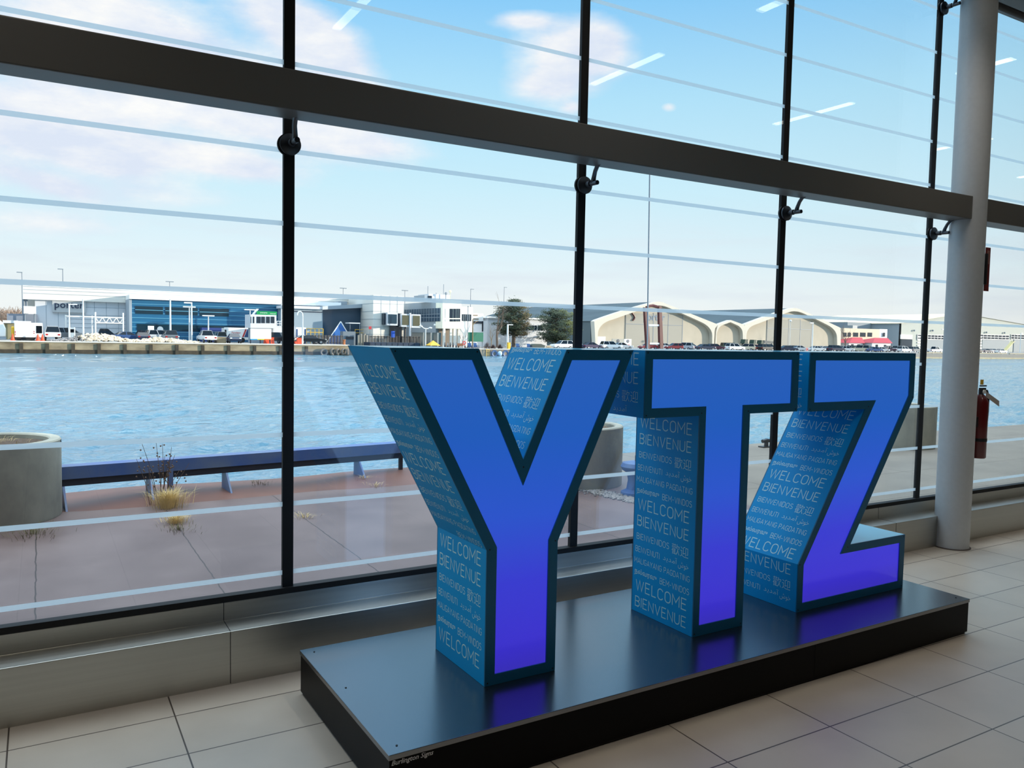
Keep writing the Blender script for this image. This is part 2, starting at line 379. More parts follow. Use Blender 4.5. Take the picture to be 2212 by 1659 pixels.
cb = B().cyl((CX, CY, 0), (CX, CY, ZC), CR, n=48)
colo = struct(cb.build('column', M_COLPAINT, smooth=True), 'round grey steel column standing at the right', 'column')
B().lathe([(CR, 0), (CR+.012, 0), (CR+.012, .004), (CR, .006)], (CX, CY, .0005), 48).build('base_ring', mat('base_caulk', '4d4440', .7), colo, smooth=True)
for k in range(-1, 6):
    x = CX + 10.2*(k)
    if k in (0,) or x < XL+1 or x > XR-1: continue
    struct(B().cyl((x, CY, 0), (x, CY, ZC), CR, n=32).build('column', M_COLPAINT, smooth=True), 'round grey steel column further along the glass', 'column')
tb = B().cyl((XL, 3.62, 4.25), (XR, 3.62, 4.25), .027, n=14)
struct(tb.build('trim_40', M_DARKTRIM, smooth=True), 'dark round rail high on the glass wall', 'rail')
struct(B().box(XL, XR, 3.50, 3.80, 4.33, ZC).build('trim_41', M_PAINT), 'grey bulkhead where glass wall meets ceiling', 'bulkhead')
# spider fittings on the glass joints
def spider(x, zt, first=None):
    s_ = thing('glass_clamp', 'x', 'glass clamp', (x, YG, zt), group='glass clamps on the window joints')
    d = B()
    d.lathe([(.0, -.012), (.046, -.012), (.05, -.02), (.05, -.03), (.036, -.036), (.02, -.044), (.0, -.044)], (0, 0, 0), 28, 'y')
    d.build('disc', M_CAST, s_, smooth=True)
    b2 = B().lathe([(.0, -.012), (.053, -.012), (.053, 0.0), (.0, .0)], (-.004, .0, 0), 28, 'y'); b2.build('rubber_pad', M_BLACK, s_, smooth=True)
    p = B().cyl((0, -.04, 0), (-.002, -.15, -.003), .013, n=14).cyl((-.002, -.06, 0), (-.002, -.085, 0), .018, n=14); p.build('pin', M_CAST, s_, smooth=True)
    return s_
lb = ['glass clamp on the joint at the far left of the photo', 'glass clamp on the second joint, behind the Y', 'glass clamp on the third joint, above the T', 'glass clamp on the fourth joint, beside the column']
def arm(parent, up=False):
    a = B(); n = 9
    for k in range(n): pass
    pts = [(-.0, -.105, .0), (-.004, -.118, .03), (-.012, -.14, .06), (-.016, -.165, .085), (-.02, -.20, .10)]
    if up: pts = [(x, y, .35-z) for x, y, z in pts]
    a.tube(pts, .012, 8, radii=[.016, .013, .012, .0125, .014])
    return a.build('arm', M_CAST, parent, smooth=True)
proto = spider(MX[6], 2.487); arm(proto)
SPL = {4: 'glass clamp on a joint beyond the left edge of the photo', 5: 'glass clamp on a joint left of the photo', 6: 'steel glass clamp under the beam on the joint left of the Y', 7: 'steel glass clamp under the beam on the joint above the Y',
       8: 'steel glass clamp under the beam on the joint above the T', 9: 'steel glass clamp under the beam beside the grey column', 10: 'steel glass clamp under the beam right of the grey column'}
proto['label'] = SPL[6]
for k in (7, 8, 9, 10):
    copy_tree(proto, loc=(MX[k]+(k-6)*.004, YG, 2.487), label=SPL[k])
# stub brackets standing on top of the beam
def stub(x, label):
    s_ = thing('beam_bracket', label, 'bracket', (x, 3.73, 2.746), group='brackets on top of the beam')
    B().cyl((0, .0, -.004), (0, .12, -.004+.012), .017, n=14).build('arm', M_CAST, s_, smooth=True)
    B().box(-.03, .02, -.10, .0, -.001, .010).build('foot_plate', M_CAST, s_, bevel=.002)
    return s_
SL = {6: 'small bracket on the beam at the joint left of the Y', 7: 'small bracket on the beam at the joint above the Y', 8: 'small bracket on the beam at the joint above the T', 9: 'small bracket on the beam beside the grey column'}
p0 = stub(MX[6]+.005, SL[6])
for k in (7, 8, 9): copy_tree(p0, loc=(MX[k]+.005, 3.73, 2.746), label=SL[k])
up_ = copy_tree(proto, loc=(MX[9]+.06-.055, YG, 4.235), label='steel glass clamp near the ceiling left of the column')
# linear ceiling lamps (their reflections show in the glass)
M_LAMP = mat('lamp_diffuser', 'ffffff', .5, emit='fff4e2', estr=4.5)
M_LBODY = mat('lamp_body', 'd0d0cc', .5)
def lamp(x, y, label):
    s_ = thing('linear_ceiling_lamp', label, 'ceiling lamp', (x, y, ZC), group='linear ceiling lamps')
    B().box(-.05, .05, -.60, .60, -.07, 0).build('housing', M_LBODY, s_)
    B().box(-.04, .04, -.59, .59, -.085, -.07).build('diffuser', M_LAMP, s_)
    return s_
LAMPS = []
lp = None
rows = [(.68, 'inner row'), (3.18, 'row nearest the glass')]
for r_, (y, rn) in enumerate(rows):
    for k in range(-2, 9):
        x = 2.5 + 3.03*k
        if r_ == 1: y_ = 3.15; 
        lab = 'lit linear ceiling lamp of the %s' % rn
        if lp is None: lp = lamp(x, y, lab); q = lp
        else: q = copy_tree(lp, loc=(x, y, ZC), label=lab)
        q['group'] = 'linear ceiling lamps, %s' % rn
        if r_ in (0, 1, 2):
            ld = bpy.data.lights.get('lamp_light') or bpy.data.lights.new('lamp_light', 'AREA'); ld.shape = 'RECTANGLE'; ld.size = .08; ld.size_y = 1.16; ld.energy = 8; ld.color = lin('fff7ec'); ld.spread = math.radians(100)
            lo = bpy.data.objects.new('lamp_light', ld); COL.objects.link(lo); lo.location = (x, y, ZC-.09)
# ================================================================== SIGN
PH = .0092
ZP, ZT, LF, LB = .1973, 1.5524, 2.7285, 3.1804
M_FILM = mat('letter_film', '06aaee', .55, spec=.28)
M_TOPC = mat('letter_top_glare', '5cc0e8', .2)  # tops in lighter bare paint, sky glare also put into the colour
M_FRAME = mat('letter_frame', '076a98', .42)
M_TEXT = mat('film_lettering', 'd2fbff', .45)
M_PLB = mat('plinth_black', '0a1018', .24); M_PLB.node_tree.nodes['Principled BSDF'].inputs['IOR'].default_value = 3.3
M_PLS = mat('plinth_side', '060607', .45, spec=.12)
M_SCREW = mat('screw_black', '08090b', .4)
def led_mat():
    m = bpy.data.materials.new('lit_acrylic'); m.use_nodes = True; t = m.node_tree; b = t.nodes['Principled BSDF']
    tcn = t.nodes.new('ShaderNodeTexCoord'); sp_ = t.nodes.new('ShaderNodeSeparateXYZ'); t.links.new(tcn.outputs['Object'], sp_.inputs[0])
    mr = t.nodes.new('ShaderNodeMapRange'); t.links.new(sp_.outputs[2], mr.inputs[0]); mr.inputs[1].default_value = 0; mr.inputs[2].default_value = ZT-ZP
    r = t.nodes.new('ShaderNodeValToRGB'); t.links.new(mr.outputs[0], r.inputs[0]); e = r.color_ramp.elements
    st = [(0.0, '3a2fb2'), (.12, '3b30d2'), (.3, '3639d4'), (.5, '2b55d0'), (.75, '235ec0'), (1.0, '2a61bc')]
    e[0].position = 0; e[0].color = (*lin(st[0][1]), 1); e[1].position = 1; e[1].color = (*lin(st[-1][1]), 1)
    for p, c in st[1:-1]:
        k = e.new(p); k.color = (*lin(c), 1)
    b.inputs['Base Color'].default_value = (.01, .02, .06, 1); b.inputs['Roughness'].default_value = .12
    t.links.new(r.outputs[0], b.inputs['Emission Color']); b.inputs['Emission Strength'].default_value = .92
    return m
M_LED = led_mat()
M_LEDB = mat('lit_acrylic_back', '0a1420', .2, emit='8fc4ff', estr=1.4)
def srot(x, y): return (x*math.cos(PH)-y*math.sin(PH), x*math.sin(PH)+y*math.cos(PH))
PX0, PX1, PYF, PYB = 1.0097, 4.4626, 2.4224, 3.4495
sgn = srot(PX0, PYF)
pl = thing('sign_plinth', 'long low glossy black plinth under the lit letters', 'plinth', (sgn[0], sgn[1], 0), PH)
LX, LY = PX1-PX0, PYB-PYF
B().box(0, LX, 0, LY, .178, ZP).build('top_panel', M_PLB, pl, bevel=.002)
SEAM = 2.16
pf = B().box(.004, SEAM-.001, .004, .03, .012, .178).build('front_panel', M_PLS, pl); B().box(SEAM+.001, LX-.004, .004, .03, .012, .178).build('front_panel', M_PLS, pl)
B().box(.004, .03, .03, LY-.03, .012, .178).build('side_panel', M_PLS, pl); B().box(LX-.03, LX-.004, .03, LY-.03, .012, .178).build('side_panel', M_PLS, pl)
B().box(.004, LX-.004, LY-.03, LY-.004, .012, .178).build('back_panel', M_PLS, pl)
B().box(.012, LX-.012, .012, LY-.012, 0, .012).build('foot_strip', M_SCREW, pl)
for x, y in ((.05, LY-.05), (.05, .05), (LX-.05, .05), (.05, LY*.55)): B().cyl((x, y, ZP), (x, y, ZP+.002), .004, n=10).build('screw', M_SCREW, pl)
tbm = B(); flat_text(tbm, 'Burlington Signs', (.012, .0035, .152), (1, 0, 0), (0, 0, 1), width=.155, shear=.3, offset=.012)
tagm = tbm.build('maker_lettering', mat('maker_white', 'cfcfcf', .5), pl); tag(tagm, 'small white slanted maker lettering')
ROW = .4215
def film_rows(bb, top, right, up, length, depth, phase):
    """rows of greetings on a face: top = upper left corner, `length` along -up, phase = distance from the face top to a WELCOME cap line"""
    top, right, up = Vector(top), Vector(right), Vector(up); nl = right.cross(up)*.0004
    s = depth/.452
    def put(dist, x0, x1, h, kind, txt):
        if dist+h < .022 or dist+h > length-.004 or (0 < dist < .03 and txt[0] in 'B\u0BA8' and h < .04): return
        org = top - up*(dist+h) + right*(x0*s) + nl
        sub = B()
        if kind == 'S': stroke_text(sub, txt, org, right, up, (x1-x0)*s, h)
        else: flat_text(sub, txt, org, right, up, height=h, width=(x1-x0)*s, offset=.012 if '\u0BA8' in txt else -.008)
        if dist < .004 or dist+h > length-.004:            # the film is cut at the edge of the face
            me = bpy.data.meshes.new('cut'); me.from_pydata(sub.v, [], sub.f); bm = bmesh.new(); bm.from_mesh(me)
            for d_, sg in ((.003, 1), (length-.003, -1)):
                bmesh.ops.bisect_plane(bm, geom=bm.verts[:]+bm.edges[:]+bm.faces[:], plane_co=top-up*d_, plane_no=up*sg, clear_outer=True)
            bm.verts.ensure_lookup_table(); bm.verts.index_update()
            bb.add([v.co.copy() for v in bm.verts], [tuple(v.index for v in f.verts) for f in bm.faces]); bm.free(); bpy.data.meshes.remove(me)
        else: bb.add(sub.v, sub.f)
    k0 = -int(phase//ROW)-2
    for k in range(k0, 6):
        t0 = phase + k*ROW
        if t0 > length: break
        if t0+ROW < 0: continue
        put(t0, .035, .404, .053, 'S', 'WELCOME'); put(t0+.087, .033, .404, .050, 'S', 'BIENVENUE')
        put(t0+.179, .031, .272, .029, 'S', 'BIENVENIDOS'); put(t0+.171, .292, .407, .052, 'F', '\u6b61\u8fce')
        put(t0+.246, .024, .205, .028, 'S', 'BENVENUTI'); put(t0+.240, .232, .332, .036, 'F', '\uFEAA\uFBFE\uFEAA\uFEE3\uFE81'); put(t0+.249, .340, .411, .036, 'F', '\uFEB5\uFEEE\uFEA7')
        put(t0+.306, .018, .420, .027, 'S', 'MALIGAYANG PAGDATING')
        put(t0+.362, .020, .190, .038, 'F', '\u0BA8\u0BB2\u0BCD\u0BB5\u0BB0\u0BB5\u0BC1'); put(t0+.367, .215, .419, .028, 'S', 'BEM-VINDOS')
def letter(name, label, outl, pan, anchors):
    """outl / pan: polygons (x,z) of the letter and its lit panel, clockwise from the top left"""
    cx_ = sum(p[0] for p in outl)/len(outl); o3 = srot(cx_, LF)
    L = thing(name, label, 'letter', (o3[0], o3[1], ZP+.0008), PH)
    D = LB-LF
    O = [(a-cx_, b-ZP) for a, b in outl]; Pn = [(a-cx_, b-ZP) for a, b in pan]; n = len(O)
    sh = B()
    vs_ = [(a, .006, b) for a, b in O] + [(a, D-.006, b) for a, b in O]
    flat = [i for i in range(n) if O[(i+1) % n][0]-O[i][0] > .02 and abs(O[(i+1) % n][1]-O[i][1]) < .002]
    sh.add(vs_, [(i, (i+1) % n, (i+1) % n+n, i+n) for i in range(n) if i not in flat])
    for i in flat: B().add([vs_[i], vs_[(i+1) % n], vs_[(i+1) % n+n], vs_[i+n]], [(0, 1, 2, 3)]).build('glare_top', M_TOPC, L)
    sh.build('side_shell', M_FILM, L)
    fr = B(); fr.ring(O, Pn, 0.0, .006); fr.add([(a, 0, b) for a, b in O]+[(a, .006, b) for a, b in O], [(i, (i+1) % n, (i+1) % n+n, i+n) for i in range(n)])
    fr.build('front_frame', M_FRAME, L)
    fr = B(); fr.ring(O, Pn, D, D-.006); fr.add([(a, D, b) for a, b in O]+[(a, D-.006, b) for a, b in O], [(i, (i+1) % n, (i+1) % n+n, i+n) for i in range(n)])
    fr.build('back_frame', M_FRAME, L)
    p = B().add([(a, .006, b) for a, b in Pn], [tuple(range(n))]).build('light_panel', M_LED, L)
    p = B().add([(a, D-.006, b) for a, b in Pn], [tuple(range(n))]).build('light_panel', M_LEDB, L)
    # side films: outline runs clockwise seen from the front, so edges going up face left
    tx = B()
    for i in range(n):
        a, b = Vector(O[i]), Vector(O[(i+1) % n]); e = b-a; ln = e.length; e.normalize()
        nx, nz = -e.y, e.x            # outward normal for a clockwise outline
        if abs(nz) > .93 or i not in anchors: continue
        if nx < 0:                     # faces left: edge runs upwards a -> b ; text runs from back to front
            up = Vector((e.x, 0, e.y)); top = Vector((b.x, D, b.y)); right = Vector((0, -1, 0))
        else:
            up = Vector((-e.x, 0, -e.y)); top = Vector((a.x, 0, a.y)); right = Vector((0, 1, 0))
        film_rows(tx, top, right, up, ln, D, anchors[i])
    tx.build('greeting_lettering', M_TEXT, L, fix=False)
    # countersunk screws in the corners of the frame
    scw = []
    for i in range(n):
        q = (Vector(O[i])*.72+Vector(Pn[i])*.28)
        B().cyl((q.x, -.0012, q.y), (q.x, .002, q.y), .0032, n=8).build('screw', M_SCREW, L)
    return L
ycl = 1.5457
Y_O = [(1.1245, ZT), (1.4946, ZT), (1.7079, 1.1047), (1.9093, ZT), (2.2642, ZT), (1.8856, .7513), (1.8856, ZP), (1.5457, ZP), (1.5457, .7513)]
Y_P = [(1.1998, 1.5083), (1.4663, 1.5083), (1.7095, .9998), (1.9367, 1.5083), (2.195, 1.5083), (1.8401, .7604), (1.8401, .24), (1.5917, .24), (1.5917, .7604)]
T_O = [(2.3348, ZT), (3.3458, ZT), (3.3458, 1.2505), (3.0042, 1.2505), (3.0042, ZP), (2.671, ZP), (2.671, 1.2505), (2.3348, 1.2505)]
T_P = [(2.3774, 1.5131), (3.2954, 1.5131), (3.2954, 1.2934), (2.9558, 1.2934), (2.9558, .2475), (2.711, .2475), (2.711, 1.2934), (2.3774, 1.2934)]
Z_O = [(3.429, ZT), (4.3337, ZT), (4.3337, 1.2982), (3.8207, .5077), (4.3147, .5077), (4.3147, ZP), (3.4021, ZP), (3.4021, .4508), (3.8976, 1.246), (3.429, 1.246)]
Z_P = [(3.474, 1.510), (4.287, 1.510), (4.287, 1.312), (3.741, .464), (4.27, .464), (4.27, .241), (3.444, .241), (3.444, .443), (3.987, 1.292), (3.474, 1.292)]
_e = lambda a, b: math.hypot(b[0]-a[0], b[1]-a[1])
letter('letter_y', 'large lit blue letter Y with greetings printed on its sides', Y_O, Y_P,
       {8: _e(Y_O[8], Y_O[0])-.822, 7: .0213, 2: .052, 4: .06, 5: .0213, 1: .052})
letter('letter_t', 'large lit blue letter T with greetings printed on its sides', T_O, T_P, {7: .0135, 5: 1.2505-1.2075, 1: .0135, 3: .043})
letter('letter_z', 'large lit blue letter Z with greetings printed on its sides', Z_O, Z_P, {9: .0135, 7: _e(Z_O[7], Z_O[8])-.072-2*ROW, 6: -.072-(-.0)+0.0, 1: .0135, 2: .05, 4: .05})
# ================================================================== OUTSIDE, NEAR: quay deck, planters, rail
ZD, YQ, ZW = -.10, 9.40, -2.0
def crack_deck(name, c1, c2, xj, yj, rough=.5):
    m = mat(name, c1, rough, col2=c2, vscale=1.1, detail=8, bump=.15, rvar=.16)
    t = m.node_tree; b = t.nodes['Principled BSDF']; tcn = [n for n in t.nodes if n.type == 'TEX_COORD'][0]
    nz = t.nodes.new('ShaderNodeTexNoise'); nz.inputs['Scale'].default_value = 9; t.links.new(tcn.outputs['Object'], nz.inputs['Vector'])
    sp_ = t.nodes.new('ShaderNodeSeparateXYZ'); t.links.new(tcn.outputs['Object'], sp_.inputs[0])
    last = None
    def M2(op, a, b_):
        n = t.nodes.new('ShaderNodeMath'); n.operation = op
        for i, v in enumerate((a, b_)):
            if isinstance(v, (int, float)): n.inputs[i].default_value = v
            else: t.links.new(v, n.inputs[i])
        return n.outputs[0]
    for k, lst in ((0, xj), (1, yj)):
        co = M2('ADD', sp_.outputs[k], M2('MULTIPLY', M2('SUBTRACT', nz.outputs['Fac'], .5), .02))
        for v in lst:
            q = M2('LESS_THAN', M2('ABSOLUTE', M2('SUBTRACT', co, v), 0), .0045); last = q if last is None else M2('MAXIMUM', last, q)
    src = b.inputs['Base Color'].links[0].from_socket
    mx = t.nodes.new('ShaderNodeMix'); mx.data_type = 'RGBA'; t.links.new(last, mx.inputs[0]); t.links.new(src, mx.inputs[6]); mx.inputs[7].default_value = (*lin('3b3230'), 1)
    t.links.new(mx.outputs[2], b.inputs['Base Color']); return m
M_DKP = crack_deck('deck_pink', '604e4b', '7c6c6a', [-2.1, -.04, 1.02, 2.08, 4.26], [2.0])
M_DKG = crack_deck('deck_grey', '756f66', '8f897e', [7.4, 9.98, 12.6, 15.2, 18, 21], [5.4, 6.5, 8.35], .75)
d1 = B().box(XL-20, 6.35, 3.90, YQ-.25, -.6, ZD).build('deck_left', M_DKP); struct(d1, 'reddish concrete quay deck outside the glass', 'deck')
d2 = B().box(6.35, 90, 3.90, YQ, -.6, ZD).build('deck_right', M_DKG); struct(d2, 'grey concrete quay deck at the right', 'deck')
# rounded, slightly swollen quay lip
lip = B(); rr = random.Random(3); xsn = [XL-20+.25*i for i in range(int((6.35-XL+20)/.25)+1)]
rowsn = []
prev = None
for x in xsn:
    h = .02+.012*math.sin(x*1.7)+.01*math.sin(x*3.9+1) + .05*math.exp(-((x-1.0)/.35)**2) - .03*math.exp(-((x-.1)/.3)**2) + .04*max(0, min(1, (x-2.6)/1.0))
    h = max(.004, h)
    P_ = [(8.30, ZD-.01), (8.45, ZD+h*.25), (8.7, ZD+h*.7), (8.95, ZD+h), (9.2, ZD+h*.85), (9.38+.03*math.sin(x*2.3), ZD+h*.3), (9.44, ZD-.12), (9.42, -2.2)]
    rowsn.append([(x, a, b) for a, b in P_])
n = len(rowsn[0]); vs_ = [v for r_ in rowsn for v in r_]
lip.add(vs_, [(i*n+k, (i+1)*n+k, (i+1)*n+k+1, i*n+k+1) for i in range(len(rowsn)-1) for k in range(n-1)])
struct(lip.build('quay_kerb', mat('kerb_concrete', '62423a', .5, col2='7a564b', vscale=2, detail=8, bump=.1, rvar=.1), smooth=True, fix=False), 'rounded reddish edge of the quay', 'kerb')
struct(B().box(6.35, 90, YQ-.03, YQ, -2.6, -.55).build('quay_face', mat('quay_face', '77736a', .8, var=.2)), 'near quay wall dropping into the water', 'quay wall')
# concrete ring planters
M_CONC = mat('planter_concrete', 'c2bfae', .85, col2='8f8f85', vscale=2.2, detail=9, bump=.25, stretch=(1, 1, .6))
M_SOIL = mat('dry_soil', '5a4a3c', .95, var=.5, vscale=30, bump=.6)
M_STRAW = mat('dry_grass', 'e0c890', .8, var=.25)
M_STRAW2 = mat('dead_stalk', '6b5545', .8)
M_GREEN = mat('weed_green', '6f6b42', .8, var=.3)
def tuft_bm(n, spread, h, seed, lean=.8):
    r = random.Random(seed); b = B()
    for i in range(n):
        a = r.uniform(0, 6.28); d = abs(r.gauss(0, spread*.4)); hh = h*r.uniform(.5, 1.1); ln = r.uniform(.2, lean)*hh
        x, y = math.cos(a)*d, math.sin(a)*d; a2 = a+r.uniform(-.8, .8); w = .0017
        p = [(x, y, 0), (x+math.cos(a2)*ln*.35, y+math.sin(a2)*ln*.35, hh*.6), (x+math.cos(a2)*ln, y+math.sin(a2)*ln, hh*(.9 if ln < .6*hh else .7))]
        sx, sy = -math.sin(a2)*w, math.cos(a2)*w
        b.add([(p[0][0]-sx, p[0][1]-sy, p[0][2]), (p[0][0]+sx, p[0][1]+sy, p[0][2]), (p[1][0]-sx, p[1][1]-sy, p[1][2]), (p[1][0]+sx, p[1][1]+sy, p[1][2]), p[2]], [(0, 1, 3, 2), (2, 3, 4)])
    return b
def planter(cx, cy_, R, H, label, soil=True):
    t = thing('concrete_planter', label, 'planter', (cx, cy_, ZD), group='concrete ring planters')
    B().lathe([(R-.10, .02), (R-.005, 0), (R, .012), (R, H-.012), (R-.012, H), (R-.088, H), (R-.10, H-.012)], n=56, close=True).build('ring_wall', M_CONC, t, smooth=True)
    B().lathe([(0, H-.03), (R-.3, H-.03), (R-.11, H-.045), (R-.102, H-.2)], n=32).build('soil', M_SOIL, t, smooth=True)
    g = tuft_bm(160, R*.75, .07, int(cx*10)+5, 1.6); q = g.build('dry_grass', M_STRAW, t, fix=False); q.location = (0, 0, H-.04); q['kind'] = 'stuff'
    return t
e1 = gr(131, 1120, ZD); PLA = (e1.x-.56, e1.y+.30)
pa = planter(PLA[0], PLA[1], .58, .70, 'large round concrete planter at the left end of the blue rail')
# lifting eye on the rim of the left planter
ey = B(); ey.tube([(.545+.03*math.cos(q*.6), -.10, .665+.03*math.sin(q*.6)) for q in range(11)], .005, 6); ey.build('lifting_eye', M_CAST, pa, smooth=True)
e2 = gr(1350, 1041, ZD); planter(e2.x-.57, e2.y+.26, .57, .69, 'round concrete planter seen between the Y and the T')
e3 = gr(2011, 962, ZD); planter(e3.x-.60, e3.y+.25, .60, .70, 'round concrete planter seen right of the Z')
# blue steel rail
M_BLUE = mat('blue_rail_paint', '2a59a4', .4, col2='6c7f9a', vscale=2.2, detail=7, rvar=.1)
M_BLUED = mat('blue_rail_under', '1a2233', .6)
RX0, RX1, RY = .10, 3.84, 8.61; RZ = .108
rl = thing('guard_rail', 'low blue painted steel rail on fins along the quay edge', 'rail', (RX0, RY, ZD), RZ)
L_ = RX1-RX0; M_RUST = mat('galvanised', 'a7adb0', .5, .6)
g = B(); g.box(0, L_, -.012, .0, .272, .392); g.box(0, L_, 0, .16, .382, .392); g.build('channel', M_BLUE, rl)
B().box(0, L_, 0, .15, .205, .268).build('lower_flange', M_BLUED, rl)
g = B(); g.box(0, L_, .145, .155, .26, .39); g.build('back_web', M_BLUED, rl)
for px, py in ((138, 1100), (325, 1080), (490, 1062), (780, 1035)):
    p = gr(px, py, ZD); x = p.x-RX0
    f = B(); f.prism([(-.20, 0.0), (.13, 0.0), (.12, .206), (-.02, .206)], x-.009, x+.009, axis='x'); f.build('fin', M_BLUE, rl)
xp = gr(365, 1072, ZD).x-RX0
B().box(xp-.024, xp+.024, -.065, -.013, 0, at(365, 992, 8.68).z-ZD).build('post', M_BLUE, rl, bevel=.004)
ep = B(); ep.box(L_-.045, L_-.005, .02, .06, .012, .24); ep.build('end_post', M_BLUED, rl)
B().box(L_-.11, L_+.06, -.05, .13, 0, .012).build('base_plate', M_RUST, rl)
# a blue mooring bollard behind the T, a cleat further right
b_ = gr(1366, 1066, ZD); bo = thing('mooring_bollard', 'blue mooring bollard half hidden behind the T', 'bollard', (b_.x+.0, b_.y-.05, ZD))
B().lathe([(.16, 0), (.16, .03), (.10, .06), (.085, .16), (.10, .24), (.15, .27), (.17, .31), (.15, .35), (.06, .37), (0, .37)], n=28).build('body', M_BLUE, bo, smooth=True)
B().cyl((0, 0, .36), (0, 0, .43), .014, n=8).build('pin', M_BLUED, bo)
c_ = gr(1655, 966, ZD); cl_ = thing('mooring_cleat', 'small dark mooring cleat on the quay edge behind the T', 'cleat', (c_.x, c_.y, ZD))
B().box(-.12, .12, -.06, .06, 0, .02).build('base', M_CAST, cl_); B().cyl((0, 0, .02), (0, 0, .09), .035, n=12).build('stem', M_CAST, cl_); B().tube([(-.09, 0, .10), (0, 0, .115), (.09, 0, .10)], .03, 10).build('horn', M_CAST, cl_, smooth=True)
# weeds
def tuft(px, py, n, spread, h, seed, label, m, lean=.8):
    p = gr(px, py, ZD); o = tuft_bm(n, spread, h, seed, lean).build('grass_tuft', m, fix=False); o.location = (p.x, p.y, ZD+.002); tag(o, label, 'grass tuft', 'dry grass tufts on the deck'); return o
tuft(364, 1096, 620, .20, .21, 1, 'tall straw coloured grass tuft at the foot of the blue rail post', M_STRAW, .9)
tuft(378, 1130, 320, .15, .10, 2, 'short straw grass tuft just in front of the tall one', M_STRAW, 1.2)
tuft(385, 1145, 90, .26, .05, 8, 'flat dark grass patch nearest the window in the deck joint', M_GREEN, 1.8)
tuft(560, 1048, 60, .22, .07, 3, 'thin grass tuft on the quay edge left of the window joint', M_GREEN, 1.6)
tuft(655, 1119, 50, .16, .05, 4, 'tiny dry tuft in the deck joint right of the window joint', M_STRAW, 1.8)
tuft(785, 1040, 70, .12, .09, 5, 'pale dry tuft by the blue rail fin left of the Y', M_STRAW, 1.2)
tuft(812, 1052, 50, .14, .06, 6, 'pale dry tuft in the joint, nearest the Y', M_STRAW, 1.5)
tuft(70, 1155, 130, .42, .07, 7, 'dark weeds along the foot of the left planter', M_GREEN, 1.7)
# stalky weed climbing behind the post
sw = B(); r_ = random.Random(11)
for i in range(14):
    a = r_.uniform(-.5, .5); x0 = r_.uniform(-.12, .12); h = r_.uniform(.3, .62)
    pts = [(x0, 0, 0), (x0+a*.12, r_.uniform(-.03, .03), h*.5), (x0+a*.35, r_.uniform(-.05, .05), h)]
    sw.tube(pts, .0035, 5, radii=[.004, .003, .0018])
    for j in range(5):
        z = h*r_.uniform(.5, 1); sw.ball((x0+a*.33*z/h+r_.uniform(-.05, .05), r_.uniform(-.03, .03), z), .009, 5, 3)
p_ = gr(352, 1090, ZD); o = sw.build('dead_weed', M_STRAW2, smooth=True); o.location = (p_.x, p_.y, ZD); tag(o, 'tall bare dead weed beside the blue rail post', 'weed')
sw = B()
for i in range(10):
    a = r_.uniform(-.5, .5); x0 = r_.uniform(-.22, .22); h = r_.uniform(.15, .36)
    sw.tube([(x0, 0, 0), (x0+a*.1, r_.uniform(-.03, .03), h*.5), (x0+a*.25, r_.uniform(-.05, .05), h)], .003, 5, radii=[.004, .003, .0016])
    sw.ball((x0+a*.25, 0, h), .009, 5, 3)
p_ = gr(1285, 1055, ZD); o = sw.build('dead_weed', mat('pale_weed', '8f8768', .8)); o.location = (p_.x, p_.y, ZD); tag(o, 'pale dead weed in front of the planter beside the Y', 'weed')
# gravel strip at the deck joint
gv = B(); r_ = random.Random(21)
ga, gb = gr(1245, 1052, ZD), gr(1380, 1085, ZD)
for i in range(2600):
    t_ = r_.uniform(-.1, 1.9); q = ga.lerp(gb, t_); s_ = r_.uniform(.006, .02); yy = q.y + r_.gauss(.02, .11)
    gv.ball((q.x+r_.gauss(0, .06), yy, ZD+s_*.3), s_, 6, 3, (r_.uniform(.7, 1.3), r_.uniform(.7, 1.3), .7))
tag(gv.build('gravel', mat('gravel_stone', '8b8784', .9, var=.35, vscale=20), fix=False), 'loose grey gravel along the deck joint behind the letters', 'gravel', kind='stuff')
# a few dead leaves on the deck
lf = B()
# ================================================================== WATER
def water_mat():
    m = bpy.data.materials.new('harbour_water'); m.use_nodes = True; t = m.node_tree; b = t.nodes['Principled BSDF']
    b.inputs['Base Color'].default_value = (*lin('557f91'), 1); b.inputs['Roughness'].default_value = .08; b.inputs['IOR'].default_value = 1.8
    tcn = t.nodes.new('ShaderNodeTexCoord'); mp = t.nodes.new('ShaderNodeMapping'); mp.inputs['Scale'].default_value = (.8, 1.5, 1); mp.inputs['Rotation'].default_value = (0, 0, .3)
    t.links.new(tcn.outputs['Object'], mp.inputs[0])
    a = t.nodes.new('ShaderNodeTexNoise'); a.inputs['Scale'].default_value = 2.6; a.inputs['Detail'].default_value = 4; a.inputs['Roughness'].default_value = .55; a.inputs['Distortion'].default_value = .4
    t.links.new(mp.outputs[0], a.inputs['Vector'])
    bn = t.nodes.new('ShaderNodeBump'); bn.inputs['Strength'].default_value = 1.0; bn.inputs['Distance'].default_value = .16
    t.links.new(a.outputs['Fac'], bn.inputs['Height']); t.links.new(bn.outputs[0], b.inputs['Normal']); return m
from mathutils import noise as MN
M_WATER = water_mat()
def wave(x, y):
    u, v = x*.955+y*.296, -x*.296+y*.955
    h = .12*(1-2*abs(MN.noise((u*.26, v*.62, 1.7)))) + .085*(1-2*abs(MN.noise((u*.75, v*1.7, 5.1)))) + .04*MN.noise((u*1.9, v*4.2, 9.3))
    return h*(.85+.3*MN.noise((x*.05, y*.05, 3.3)))
rows_, r0 = [], 9.2
while r0 < 129: rows_.append(r0); r0 *= 1.0085
us = [-1.2+.0085*k for k in range(int(5.4/.0085))]
wv = [(y*u, y, ZW+wave(y*u, y)-.02) for y in rows_ for u in us]; nu = len(us)
